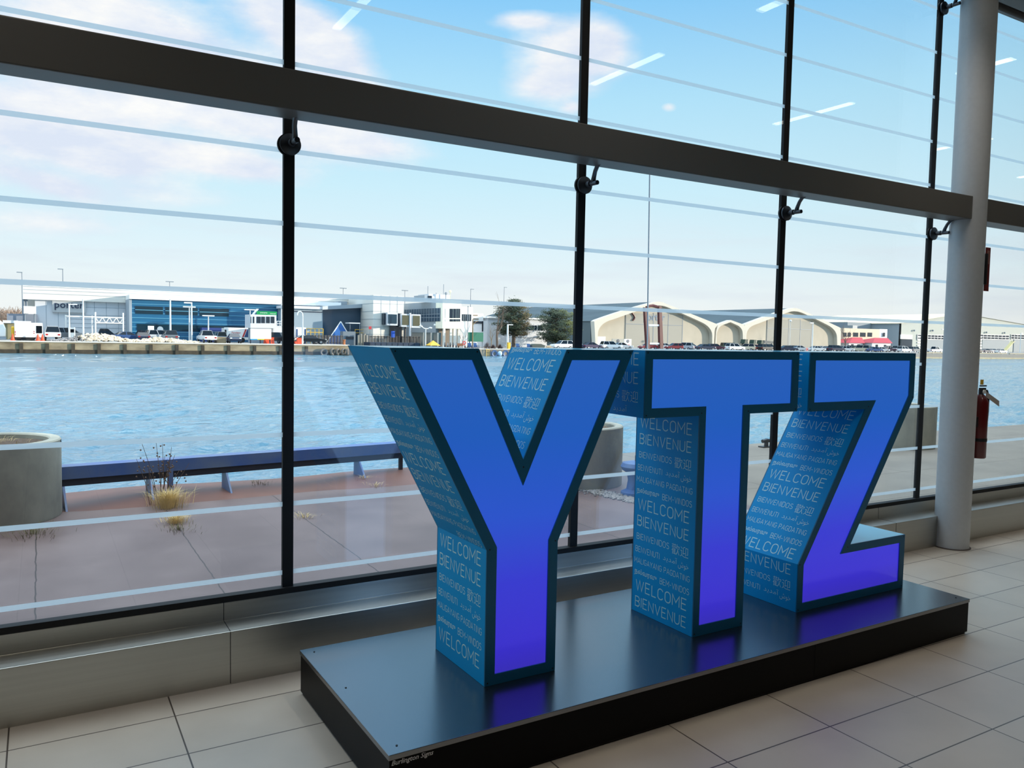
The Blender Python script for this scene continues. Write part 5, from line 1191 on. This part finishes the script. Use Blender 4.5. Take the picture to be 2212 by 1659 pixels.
h1, o1 = hangar('arched_hangar', 'left arched concrete hangar with the high lettered door', H1o, H1i, H1w, [(1351, 1411, 677), (1411, 1443, 677), (1443, 1474, 680)], 701.5)
SBo = [(1538, 745), (1540, 716), (1544, 701), (1571.5, 691.3), (1600, 701.5), (1602, 716), (1600, 747)]
SBi = [(1540.5, 745)] + bez((1541, 722), (1544, 704), (1557, 701), 6) + [(1571, 696)] + bez((1584, 702), (1597, 707), (1597.5, 722), 6) + [(1598, 747)]
SBw = [(1539, 747), (1541, 715), (1556, 701), (1571, 695.5), (1586, 702), (1598, 715), (1599, 748)]
h3, o3_ = hangar('arched_bay', 'narrow arched bay between the two hangars', SBo, SBi, SBw, [], 700)
H2o = [(1601, 747), (1602, 716), (1600, 701.5)] + bez((1600, 701.5), (1655, 680), (1700, 666.5), 6)[1:] + [(1709, 665.3), (1718, 667)] + bez((1718, 667), (1765, 688), (1809, 708.5), 6)[1:] + [(1808.5, 746)]
H2i = [(1604.5, 747)] + bez((1605, 724), (1606, 706), (1628, 700), 7) + bez((1628, 700), (1680, 680), (1698, 674), 6)[1:] + bez((1698, 674), (1711, 670), (1726, 676), 5)[1:] + bez((1726, 676), (1765, 694), (1782, 703), 6)[1:] + bez((1782, 703), (1800, 713), (1800.5, 728), 7)[1:] + [(1801, 746)]
H2w = [(1604, 748), (1605, 718), (1612, 705), (1630, 699), (1696, 675), (1711, 671), (1727, 677), (1783, 703), (1800, 716), (1802, 748)]
h2, o2_ = hangar('arched_hangar', 'right arched concrete hangar with pale sliding doors', H2o, H2i, H2w, [(1657, 1703.5, 690), (1703.5, 1728.5, 690), (1728.5, 1753, 694)], 710.5)
# roofs run straight back from the gables
def roof(t, pts, d):
    P_ = px2(pts); b = B(); n = len(P_)
    vs_ = [(x, YH+.3, z) for x, z in P_]+[(x, YH+d, z) for x, z in P_]; b.add(vs_, [(i, i+1, i+1+n, i+n) for i in range(n-1)]+[tuple(range(2*n-1, n-1, -1))]); wb(b, 'roof', M_HROOF, t)
roof(h1, [(1277, 693.5), (1340, 671), (1405, 653.5), (1414, 652), (1424, 653.5), (1475, 675), (1544, 701)], 70); roof(h3, [(1544, 701), (1571.5, 691.8), (1600, 701.5)], 45); roof(h2, [(1600, 701.5), (1655, 681), (1700, 667), (1709, 665.8), (1718, 667.5), (1765, 689), (1809, 709)], 85)
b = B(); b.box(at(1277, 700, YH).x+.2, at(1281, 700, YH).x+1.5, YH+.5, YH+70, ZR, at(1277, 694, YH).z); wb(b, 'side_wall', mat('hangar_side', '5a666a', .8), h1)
tx = B(); q = at(1391, 700, YH-.2); wd_ = at(1436, 700, YH-.2).x-q.x; flat_text(tx, 'porter', (q.x, YH-.2, at(1412, 697.5, YH-.2).z), (1, 0, 0), (0, 0, 1), width=wd_, offset=.01); wb(tx, 'door_lettering', mat('faded_blue', '6d7f92', .6), h1, fix=False)
b = B(); pbox(b, 1291, 727, 1308, 745, YH-.2, .2, ZR); wb(b, 'side_door', M_WPAN, h1)
b = B(); b.tube([(at(1367+(4*math.sin(k*.5)), 692-k*2.2, YH-.3).x, YH-.3, at(1367, 692-k*2.2, YH-.3).z) for k in range(8)], .22, 6); wb(b, 'red_pipe', M_MAR, h1)
# panels before the first hangar
for px0, px1, v0, v1, m, lab in ((1322.5, 1347.5, 732, 746, mat('board_grey', 'a3a39b', .6), 'grey sign board with a round logo before the left hangar'), (1348.5, 1364, 732.5, 751, M_WHT, 'tall white sign board with a round logo before the left hangar')):
    Yp = 150; t = thing('logo_board', lab, 'sign', (at((px0+px1)/2, v1, Yp).x, Yp, ZR)); b = B(); pbox(b, px0, v0, px1, v1, Yp, .2, ZR); wb(b, 'board', m, t)
    p = at((px0+px1)/2, v0+4.5, Yp); b = B(); b.lathe([(0, -.06), (.36, -.06), (.36, -.02), (0, -.02)], (p.x, Yp-.02, p.z), 18, 'y'); lg = wb(b, 'round_logo', M_NAVY, t)
    b = B(); b.lathe([(0, -.03), (.12, -.03), (.12, 0), (0, 0)], (p.x-.05, Yp-.07, p.z+.02), 12, 'y'); wb(b, 'logo_disc', m, lg); b = B(); b.box(p.x-.6, p.x+.6, Yp-.03, Yp, p.z-.95, p.z-.8); wb(b, 'name_line', M_RED if px0 > 1340 else M_NAVY, t)
# dark red twin leg frame and a tall mast at the quay edge
t = thing('steel_frame', 'dark red steel frame with two legs and grey crossbars', 'frame', (at(1411, 752, 130).x, 130, ZR))
def leg(px0, v0, w0, px1, v1, w1, Y):
    a, c = at(px0, v0, Y), at(px1, v1, Y); b = B(); k = .045
    b.hexa([(c.x-w1, Y-.35, c.z), (c.x+w1, Y-.35, c.z), (c.x-w1, Y+.35, c.z), (c.x+w1, Y+.35, c.z), (a.x-w0, Y-.3, a.z), (a.x+w0, Y-.3, a.z), (a.x-w0, Y+.3, a.z), (a.x+w0, Y+.3, a.z)]); return b
wb(leg(1394, 664, .42, 1399, 753, .38, 130), 'leg', M_MAR, t); wb(leg(1424.5, 661, .36, 1427.5, 753, .45, 130), 'leg', M_MAR, t)
for v, r in ((703, .22), (742.5, .2)):
    a, c = at(1398, v, 130), at(1425, v, 130); b = B(); b.cyl((a.x, 130, a.z), (c.x, 130, c.z), r, n=10); wb(b, 'crossbar', M_GALV, t)
b = B(); b.tube([(at(1396+k*7, 664-[0, 3, 4, 2, 0][k], 130).x, 130, at(1396+k*7, 664-[0, 3, 4, 2, 0][k], 130).z) for k in range(5)], .3, 6); wb(b, 'top_beam', M_MAR, t)
t = thing('tall_mast', 'very tall thin grey mast rising past the left hangar', 'mast', (at(1398.3, 752, 128.8).x, 128.8, ZR)); a = at(1404, 350, 128.8); h = a.z-ZR
B().tube([(0, 0, 0), (a.x-t.location.x, 0, h)], .16, 10).build('shaft', M_DPOLE, t, smooth=True); B().ball((a.x-t.location.x, 0, h), .2).build('cap', M_DPOLE, t)
# green machinery hoods
for px, v0, v1, w, lab in ((1607.5, 733, 742, 1.1, 'dark green hood left of the other green hoods'), (1626.5, 734, 742.5, 1.0, 'dark green hood second from the left'), (1642, 735, 743, .8, 'dark green hood third from the left')):
    Yp = 156; p = at(px, v1, Yp); t = thing('machine_hood', lab, 'machine', (p.x, Yp, ZR), group='dark green hoods before the right hangar'); h = at(px, v0, Yp).z-p.z; z0 = p.z-ZR
    B().hexa([(-w*.65, -.8, z0), (w*.5, -.8, z0), (-w*.65, .8, z0), (w*.5, .8, z0), (-w*.4, -.8, z0+h), (w*.45, -.8, z0+h), (-w*.4, .8, z0+h), (w*.45, .8, z0+h)]).build('hood', mat('hood_green', '1e3a30', .6) if px < 1610 else bpy.data.materials['hood_green'], t); B().box(-w*.4, w*.4, -.5, .5, 0, z0).build('stand', M_BLKF, t)
    B().ball((w*.65, -.3, z0+h*.5), .32).build('white_drum', M_WHT, t)
t = thing('conveyor', 'long dark sloping trailer right of the green hoods', 'trailer', (at(1662, 743, 157).x, 157, ZR)); b = B(); x0, x1, za, zb = ext(1651, 735.5, 1676, 742, 156); b.prism([(x0, za), (x1, za), (x1, za+.5), (x0, zb)], 156, 158); wb(b, 'bed', mat('trailer_dark', '39464a', .6), t)
for x in (x0+.6, x1-.6): b = B(); b.cyl((x, 157, ZR), (x, 157, za), .15, n=8); wb(b, 'leg', M_BLKF, t)
# ------------------------------------------------------------------ right end: low office, red roofed cottages, big hangar
t = thing('low_office', 'low cream office block with four windows behind the bare tree', 'building', (at(1860, 745, 172).x, 173, ZR))
b = B(); pbox(b, 1822, 710, 1900, 748, 172, 12, ZR); wb(b, 'front', mat('office_cream', 'd2c9b0', .7), t); b = B(); pbox(b, 1900, 711, 1916, 748, 172.3, 12, ZR); wb(b, 'end_wall', M_WPAN, t)
for a_, c_ in ((1822, 1829), (1831, 1838), (1843, 1854), (1858, 1870), (1874, 1884), (1908, 1912)): b = B(); pbox(b, a_, 718.5, c_, 727.5, 171.95, .1); wb(b, 'window', M_DGL, t)
b = B(); pbox(b, 1842, 703, 1852, 710, 174, 4); wb(b, 'roof_unit', M_DPOLE, t)
M_RROOF = mat('red_roof', 'b23a46', .7)
def cottage(px0, px1, ve, vr, Y, label, xr0, xr1):
    t = thing('red_roof_cottage', label, 'cottage', (at((px0+px1)/2, 748, Y).x, Y, ZR)); x0, x1 = at(px0, 740, Y).x, at(px1, 740, Y).x; ze, zr = at((px0+px1)/2, ve, Y).z, at((px0+px1)/2, vr, Y).z
    b = B(); b.box(x0, x1, Y, Y+9, ZR, ze); wb(b, 'walls', M_WPAN, t); b = B(); xa, xb = at(xr0, vr, Y+4.5).x, at(xr1, vr, Y+4.5).x
    b.add([(x0-.4, Y-.5, ze), (x1+.4, Y-.5, ze), (x1+.4, Y+9.5, ze), (x0-.4, Y+9.5, ze), (xa, Y+4.5, zr), (xb, Y+4.5, zr)], [(0, 1, 5, 4), (1, 2, 5), (2, 3, 4, 5), (3, 0, 4), (0, 3, 2, 1)]); wb(b, 'roof', M_RROOF, t)
    for k in (.25, .7): b = B(); x = x0+(x1-x0)*k; b.box(x-.6, x+.6, Y-.06, Y, ZR+1.0, ZR+2.1); wb(b, 'window', M_DGL, t)
cottage(1834, 1864, 741, 728.5, 166, 'red roofed cottage behind the bare tree', 1842, 1862); cottage(1884, 1924, 741, 729.5, 164, 'red roofed cottage right of the bare tree one', 1890, 1918); cottage(1808, 1819, 732, 724, 176, 'red roof just visible behind the right hangar edge', 1808, 1816)
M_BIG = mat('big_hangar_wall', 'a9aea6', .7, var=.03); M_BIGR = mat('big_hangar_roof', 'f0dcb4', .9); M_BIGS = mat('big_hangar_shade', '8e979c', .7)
YB2 = 182
t = thing('large_hangar', 'large grey green gabled hangar at the right', 'hangar', (at(2080, 745, YB2).x, YB2, ZR))
P_ = px2([(1945.5, 756), (1945.5, 698.5), (2078, 677.5), (2240, 706), (2380, 730)], YB2); xL_, zE = P_[1]; xP, zP_ = P_[2]; xE, zE2 = P_[4]
b = B(); b.prism([(xL_, ZR), (xE, ZR), (xE, zE2), (xP, zP_), (xL_, zE)], YB2, YB2+.5); wb(b, 'gable_front', M_BIG, t)
yend = onX(1810, 682, xP).y
yend = min(max(yend, YB2+40), YB2+160)
b = B(); b.add([(xL_-.5, YB2-.4, zE), (xP, YB2-.4, zP_), (xP, yend, zP_), (xL_-.5, yend, zE), (xE, YB2-.4, zE2), (xE, yend, zE2)], [(0, 1, 2, 3), (1, 4, 5, 2)]); wb(b, 'roof', M_BIGR, t)
b = B(); b.box(xL_, xL_+.5, YB2, yend, ZR, zE); wb(b, 'side_wall', M_BIGS, t)  # darker copy of the gable colour, the side's shade is put in
b = B(); b.box(xL_-14, xL_, YB2+12, yend, ZR, at(1915, 699, YB2+12).z); wb(b, 'side_annex', mat('annex_slate', '7f8b93', .7), t)
b = B(); pbox(b, 1925, 722, 1944, 731, YB2+11.8, .2); sgo = wb(b, 'sign_panel', M_NAVY, t)
tx = B(); q = at(1927, 729, YB2+11.7); flat_text(tx, 'porter', (q.x, YB2+11.75, at(1935, 729.8, YB2+11.7).z), (1, 0, 0), (0, 0, 1), width=at(1943, 729, YB2+11.7).x-q.x, offset=.01); wb(tx, 'sign_lettering', M_WHT, sgo, fix=False)
b = B(); pbox(b, 1946, 723, 1971, 732.5, YB2-.3, .3); wb(b, 'door_hood', M_WPAN2, t)
b = B(); pbox(b, 1946.5, 733, 1970.5, 752, YB2-.15, .15, ZR); wb(b, 'dark_door', M_DGL, t)
for px0, px1 in ((1982, 2040), (2116, 2180), (2184, 2240)):
    b = B(); pbox(b, px0, 723.5, px1, 733, YB2-.2, .2); w_ = wb(b, 'clerestory', M_DGL, t)
    b = B(); x0, x1, za, zb = ext(px0, 723.5, px1, 733, YB2-.25)
    for k in range(9): x = x0+(x1-x0)*k/8; b.box(x-.07, x+.07, YB2-.27, YB2-.2, za, zb)
    for z in (za, (za+zb)/2, zb): b.box(x0, x1, YB2-.27, YB2-.2, z-.07, z+.07)
    wb(b, 'glazing_bars', M_WHT, w_)
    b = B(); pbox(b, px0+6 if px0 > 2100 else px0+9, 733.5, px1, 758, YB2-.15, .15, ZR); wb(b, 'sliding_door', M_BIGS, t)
for k in range(5):
    for px in (1982, 2114.5): b = B(); pbox(b, px, 726+k*6.2, px+6.5, 729.2+k*6.2, YB2-.25, .1); wb(b, 'side_light', M_WHT, t)
b = B(); pbox(b, 2100, 735, 2107, 758, YB2-.2, .2, ZR); wb(b, 'side_door', M_DGL, t)
for px, v in ((1975, 714), (2015, 714), (2131, 718), (2170, 719)): b = B(); p = at(px, v, YB2-.4); b.ball((p.x, p.y, p.z), .35, 8, 5); wb(b, 'flood_lamp', M_DPOLE, t)
t = thing('airstair', 'yellow mobile boarding stair before the large hangar', 'stair', (at(2180, 757, 160).x, 160, ZR)); x0, x1, za, zb = ext(2167, 738, 2186, 757, 160)
b = B(); b.hexa([(x0, 159.4, ZR+.2), (x0+.5, 159.4, ZR+.2), (x0, 160.6, ZR+.2), (x0+.5, 160.6, ZR+.2), (x1, 159.4, zb), (x1+.5, 159.4, zb), (x1, 160.6, zb), (x1+.5, 160.6, zb)]); wb(b, 'flight', mat('stair_yellow', 'bdb27c', .6), t); b = B(); b.box(x1, x1+1.2, 159.4, 160.6, zb, zb+.15); wb(b, 'platform', bpy.data.materials['stair_yellow'], t)
b = B(); b.cyl((x1+.8, 160, ZR), (x1+.8, 160, zb), .12, n=8); wb(b, 'leg', M_DPOLE, t)
# cars before the hangars
for a in [('suv', 'white', 'white SUV side on, below the right hand pine', 1214, 132, PI), ('hatch', 'silver', 'pale car half hidden by the second window joint', 1236, 135, PI), ('sedan', 'purple', 'dark purple car at the left corner of the left hangar', 1278, 134, 0.05),
          ('suv', 'white', 'white SUV before the small white side door', 1320, 134, -.15), ('sedan', 'silver', 'silver blue car behind the white SUV, before the grey board', 1344, 138, -.2), ('sedan', 'red', 'red car behind the dark red steel frame', 1400, 140, PI),
          ('sedan', 'silver', 'pale car right of the dark red steel frame', 1436, 144.5, -.1), ('hatch', 'red', 'dark red car at the right end of the lettered door', 1456, 137, PI-.2), ('suv', 'silver', 'silver SUV right of the dark red car', 1477, 139, PI/2+.5),
          ('sedan', 'white', 'white low car below the right side of the left hangar', 1494, 142, 0), ('sedan', 'navy', 'dark sedan below the pier left of the narrow bay', 1524, 135, -.1), ('hatch', 'maroon', 'dark maroon car before the narrow bay', 1546, 139, -.3), ('van', 'green', 'green van behind the white SUV before the narrow bay', 1577, 146, -.2),
          ('suv', 'white', 'white SUV before the narrow arched bay', 1588, 135, -.1), ('suv', 'beige', 'beige car right of the white SUV', 1611, 138, PI/2+.6), ('hatch', 'red', 'red car between beige car and black SUV', 1629, 140, PI/2), ('suv', 'black', 'black SUV left of the third window joint', 1655, 136, .05),
          ('suv', 'grey', 'grey car behind the black SUV', 1662, 143, 0), ('sedan', 'navy', 'dark car right of the third window joint', 1703, 136, -.4), ('sedan', 'black', 'black car behind, right of the third window joint', 1716, 142, -.3), ('sedan', 'silver', 'silver car left of the red lifebuoy', 1729, 138, -.3),
          ('sedan', 'silver', 'silver car right of the white lamp post', 1765, 137, -.1), ('sedan', 'white', 'white car at the right hangar edge, half hidden', 1781, 141, -.1), ('sedan', 'grey', 'dark grey car below the right edge of the right hangar', 1792, 139, -.1), ('suv', 'navy', 'large dark SUV below the bare tree at the right', 1807, 137, -.1),
          ('hatch', 'silver', 'silver car right of the large dark SUV', 1829, 139, -.2), ('suv', 'green', 'green box car before the cottage', 1845, 149, 0), ('van', 'beige', 'beige van between two cottages', 1861, 143, PI/2+.3), ('hatch', 'white', 'white car right of the beige van', 1874, 147, PI/2),
          ('sedan', 'blue', 'left of two blue cars before the right cottage', 1890, 137, -.2), ('sedan', 'silver', 'right of two pale blue cars before the right cottage', 1904, 139, -.2), ('pickup', 'maroon', 'dark maroon pickup truck before the right cottage', 1919, 141, PI), ('suv', 'white', 'white SUV left of the fourth window joint', 1954, 139, 0),
          ('suv', 'grey', 'grey SUV at the fourth window joint', 1978, 141, 0), ('pickup', 'white', 'white pickup truck between joint and grey column', 2020, 140, 0), ('sedan', 'black', 'first dark car right of the grey column', 2111, 141, 0), ('sedan', 'navy', 'navy car right of the first dark car, by the column', 2131, 142, 0),
          ('sedan', 'silver', 'silver car behind the white one at the far right', 2146, 147, 0), ('sedan', 'white', 'white car below the boarding stair at the far right', 2163, 142, 0), ('van', 'white', 'white box van left of the large hangar door', 1938, 152, PI/2)]:
    car(a[0], a[1], a[2], a[3], a[4], a[5], ZR, 1.0 if a[0] != 'van' else .9, CR_)
# guard beams along the right shore
M_GB = mat('guard_beam', 'a99f8a', .8)
for px0, px1, lab in ((1984, 2044, 'pale kerb beam on the shore between joint and grey column'), (2100, 2174, 'pale kerb beam on the shore right of the grey column'), (2180, 2260, 'pale kerb beam on the shore at the right edge')):
    x0, x1 = at(px0, 765, 128.3).x, at(px1, 765, 128.3).x; t = thing('kerb_beam', lab, 'kerb beam', ((x0+x1)/2, 128.3, ZR), group='kerb beams on the right shore'); L2 = (x1-x0)/2
    B().box(-L2, L2, -.2, .2, 0.05, .40).build('beam', M_GB, t, bevel=.04)
    for k in (-.7, 0, .7): B().box(k*L2-.2, k*L2+.2, -.25, .25, 0, .06).build('bearer', M_CAP, t)
# ------------------------------------------------------------------ trees
def rot_about(v, ax, a): return Matrix.Rotation(a, 3, ax) @ v
def bare_tree(px, vb, vt, Y, label, seed, m, spread=.55, name='bare_tree', zg=ZR, lean=0):
    r = random.Random(seed); base = at(px, vb, Y); H = at(px, vt, Y).z-zg; t = thing(name, label, 'tree', (base.x, Y, zg)); tr = B(); br = B()
    def grow(p, d, L, rad, lev, out):
        n = 4; pts = [p]; rads = [rad]
        for k in range(n):
            d = (d+Vector((r.gauss(0, .09), r.gauss(0, .09), .06 if lev > 0 else 0))).normalized(); p = p+d*(L/n); pts.append(p); rads.append(rad*(1-.45*(k+1)/n))
        out.tube(pts, rad, 6 if lev < 2 else 4, radii=rads)
        if lev >= 5 or rad < .012: return
        for k in range(r.choice((2, 3, 3)) if lev else 4):
            ax = d.orthogonal().normalized(); ax = rot_about(ax, d, r.uniform(0, 6.28)); nd = rot_about(d, ax, r.uniform(.25, spread+.15)); q = pts[r.randint(2, n)] if k else pts[n]
            grow(q, nd, L*r.uniform(.62, .85), rads[-1]*r.uniform(.55, .85), lev+1, br)
    grow(Vector((0, 0, 0)), Vector((lean, 0, 1)).normalized(), H*.26, H*.016, 0, tr)
    mz = max(v[2] for v in br.v); k = H/mz; 
    for bb_ in (tr, br): bb_.v = [(x*k, y*k, z*k) for x, y, z in bb_.v]
    tr.build('trunk', m, t, smooth=True); br.build('branches', m, t)
    return t
M_BARK = mat('bare_bark', '5e5147', .9); M_BARK2 = mat('twig_brown', '8f7d68', .9)
bare_tree(1074, 742, 628, 137, 'tall bare tree between green hoarding and left pine', 4, M_BARK)
bare_tree(1827, 748, 692, 156, 'bare tree before the low office at the right', 9, M_BARK, .7)
bare_tree(1003, 748, 706, 133, 'small bare tree by the right wing of the cream building', 12, M_BARK2, .4)
bare_tree(1061, 746, 694, 132, 'small tan bare tree left of the tall bare tree', 15, M_BARK2, .5)
def pine(px, vb, vt, pxl, pxr, Y, label, seed, gaps, m1, m2, low):
    r = random.Random(seed); base = at(px, vb, Y); H = at(px, vt, Y).z-ZR; R_ = (at(pxr, vb, Y).x-at(pxl, vb, Y).x)/2; t = thing('pine_tree', label, 'tree', (base.x, Y, ZR))
    tr = B(); tr.tube([(0, 0, 0), (.1, 0, H*.35), (-.1, .05, H*.7), (0, 0, H*.97)], .3, 8, radii=[.42, .34, .22, .06]); br = B(); fo = B()
    for k in range(62):
        f = low+(1-low)*(k+.5)/62; z = H*f; a = k*2.4+r.uniform(-.3, .3); L = R_*gaps(f)*r.uniform(.7, 1.1); e = Vector((math.cos(a)*L, math.sin(a)*L, z+r.uniform(-.25, .5)*L*.45)); s_ = Vector((0, 0, z-.1*L))
        br.tube([s_, s_.lerp(e, .5)+Vector((0, 0, .1)), e], .06, 5, radii=[.09, .06, .025])
        for j in range(4):
            c = s_.lerp(e, .35+.22*j); w = (.55+.4*r.random())*(1.15-.12*j)
            fo.m = 1 if (c.x > .25*R_ and r.random() < .75) or r.random() < .12 else 0  # needles turn paler on the sunward side, sunlight put into the colour
            for q in range(44):
                p = c+Vector((r.gauss(0, w*.62), r.gauss(0, w*.62), r.gauss(0, w*.36))); d = Vector((r.gauss(0, 1), r.gauss(0, 1), r.gauss(.25, .5))).normalized(); u = d.orthogonal().normalized()*.085; l_ = r.uniform(.25, .5)
                fo.add([p-u, p+u, p+d*l_], [(0, 1, 2)])
    tr.build('trunk', M_BARK, t, smooth=True); br.build('branches', M_BARK, t); fo.build('needles', [m1, m2], t, fix=False)
M_PN1 = mat('pine_needles', '3c4a36', .8, var=.25, vscale=1); M_PN2 = mat('pine_needles_sunlit', '6f7440', .8, var=.2, vscale=1); M_PN3 = mat('pine_needles_brown', '6a5d3c', .8, var=.2, vscale=1)
pine(1109, 742, 649, 1086, 1146, 143, 'left pine, sparse with a leaning crown', 3, lambda f: (.5+.9*math.sin(PI*min(1, (f-.2)/.8)**.8))*(.9 if f < .9 else .5), M_PN1, M_PN3, .28)
pine(1202, 742, 670, 1170, 1239, 144, 'right pine, dense with a rounded crown', 8, lambda f: .35+.85*math.sin(PI*min(1, max(0, (f-.08)/.95))), M_PN1, M_PN2, .16)
# woods on the horizon at the left edge
wo = B(); r_ = random.Random(31)
for i in range(70):
    px = r_.uniform(-60, 52); Y = 300+r_.uniform(0, 60); x = at(px, 700, Y).x; h = at(px, 668, 300).z*r_.uniform(.75, 1.05)
    wo.tube([(x, Y, -.5), (x+r_.uniform(-1, 1), Y, h*.6), (x+r_.uniform(-2, 2), Y, h)], .3, 5, radii=[.3, .2, .05])
    for j in range(26):
        z = h*r_.uniform(.3, 1); a = r_.uniform(0, 6.28); L = r_.uniform(1, 3)*(1.15-z/h*.6); wo.tube([(x, Y, z-.8), (x+math.cos(a)*L, Y+math.sin(a)*L, z+r_.uniform(.2, 1.6))], .1, 3, radii=[.12, .04])
tag(wo.build('woods', mat('bare_wood', 'a08a7a', .9), fix=False), 'brownish bare woods on the horizon at the left edge', 'woods', kind='stuff')
# brown shrub sculptures by the quay
for px, h, lab in ((1052, 1.35, 'brown bristly shrub right of the green hoarding'), (1065, .8, 'small dark shrub left of the tall bare tree trunk'), (1080, .9, 'dark shrub right of the tall bare tree trunk')):
    t = thing('winter_shrub', lab, 'shrub', (at(px, 746, 130.5).x, 130.5, ZR), group='brown shrubs on the far quay'); sh = B(); r_ = random.Random(px)
    for i in range(420):
        a, e_ = r_.uniform(0, 6.28), r_.uniform(0, 1.5); d = Vector((math.cos(a)*math.cos(e_), math.sin(a)*math.cos(e_), math.sin(e_)*1.4)); p = d*h*.5*r_.uniform(.3, 1); u = d.orthogonal().normalized()*.03; sh.add([p-u, p+u, p+d*.3], [(0, 1, 2)])
    sh.build('twigs', mat('shrub_brown', '52382c', .9) if px == 1052 else bpy.data.materials['shrub_brown'], t, fix=False); B().cyl((0, 0, 0), (0, 0, h*.5), .06, n=6).build('stem', M_BARK, t)
# gulls on the water
for i, (px, v) in enumerate(((118, 766.5), (135, 767.5), (163, 768.5), (209, 770))):
    p = gr(px, v+1.5, ZW); t = thing('gull', ['leftmost white gull floating below the quay wall', 'second white gull from the left on the water', 'third white gull from the left on the water', 'rightmost white gull floating below the quay wall'][i], 'bird', (p.x, p.y, ZW-.03), i*.7, 'gulls on the water'); t.scale = (.62, .62, .62)
    bd = B(); bd.ball((0, 0, .12), .16, 10, 6, (1.6, .8, .75)); bd.ball((.22, 0, .27), .075, 8, 5); bd.build('body', M_WHT, t, smooth=True); B().cyl((.28, 0, .265), (.36, 0, .255), .02, .004, n=6).build('beak', M_YEL, t); B().ball((-.08, 0, .19), .13, 8, 5, (1.6, .75, .4)).build('wings', M_GPAN, t, smooth=True)
# ================================================================== FIRE EXTINGUISHER AND SIGN ON THE COLUMN
M_EXR = mat('extinguisher_red', '5e0f12', .3, coat=.3); M_HOSE = mat('hose_black', '101114', .5)
ang = math.atan2(-.25, 1.0)
ea = at(2101, 985, 3.62)
EX, EY = CX+CR*.62+.085, CY-.05
t = thing('fire_extinguisher', 'red fire extinguisher hung on the far side of the column', 'fire extinguisher', (6.438, 3.572, 0)); zb_, zt_e = at(2101, 988, 3.6).z, at(2106, 855, 3.6).z
R_ = .058
B().lathe([(0, zb_), (R_-.006, zb_), (R_, zb_+.008), (R_, zt_e-.05), (R_-.015, zt_e-.015), (.024, zt_e+.012), (0, zt_e+.012)], n=28).build('cylinder', M_EXR, t, smooth=True)
B().lathe([(R_+.002, zb_+.135), (R_+.002, zb_+.16)], n=28).box(R_-.01, R_+.016, -.012, .012, zb_+.13, zb_+.165).build('strap', M_HOSE, t)
B().cyl((0, 0, zt_e+.01), (0, 0, zt_e+.05), .02, n=12).box(-.015, .05, -.011, .011, zt_e+.045, zt_e+.065).box(-.01, .06, -.009, .009, zt_e+.075, zt_e+.086).build('valve_head', M_CAST, t)
B().lathe([(0, -.006), (.016, -.006), (.016, .006), (0, .006)], (.0, -.026, zt_e+.035), 12, 'y').build('pressure_gauge', M_WHT, t)
B().tube([(.02, 0, zt_e+.045), (.06, -.01, zt_e+.04), (.082, -.012, zt_e-.01), (.083, -.012, zt_e-.12), (.074, -.01, zb_+.2)], .0115, 8).build('hose', M_HOSE, t, smooth=True)
B().cyl((.074, -.01, zb_+.2), (.07, -.01, zb_+.14), .014, .011, n=10).build('nozzle', M_CAST, t)
B().box(-.008, .018, -.006, .006, zt_e+.09, zt_e+.13).build('yellow_seal', M_YEL, t)
tgo = B().add([(.04, -.02, zt_e+.035), (.175, -.05, zt_e-.04), (.18, -.05, zt_e-.085), (.035, -.02, zt_e-.005), (.041, -.017, zt_e+.035), (.176, -.047, zt_e-.04), (.181, -.047, zt_e-.085), (.036, -.017, zt_e-.005)], [(0, 1, 2, 3), (4, 7, 6, 5), (0, 4, 5, 1), (1, 5, 6, 2), (2, 6, 7, 3), (3, 7, 4, 0)]).build('inspection_tag', mat('tag_paper', 'b3aba5', .7), t)
B().box(-.075, -.045, -.02, .03, zb_+.25, zb_+.33).build('wall_bracket', M_CAST, t)
z0s, z1s = at(2114, 629, 3.6).z, at(2117, 535, 3.6).z
t = thing('extinguisher_sign', 'narrow dark red sign plate projecting from the right of the column', 'sign', (CX+CR-.012, 3.558, z0s))
B().box(0, .058, -.004, .004, 0, z1s-z0s).build('plate', mat('sign_red', '7a2020', .5), t); B().box(-.012, .0, -.02, .02, .05, z1s-z0s-.05).build('bracket', M_CAST, t)
b = B(); hs = z1s-z0s; b.box(.012, .046, -.0052, -.004, hs*.62, hs*.93); b.build('pictogram_field', mat('sign_pale', '9a6a64', .5), t)
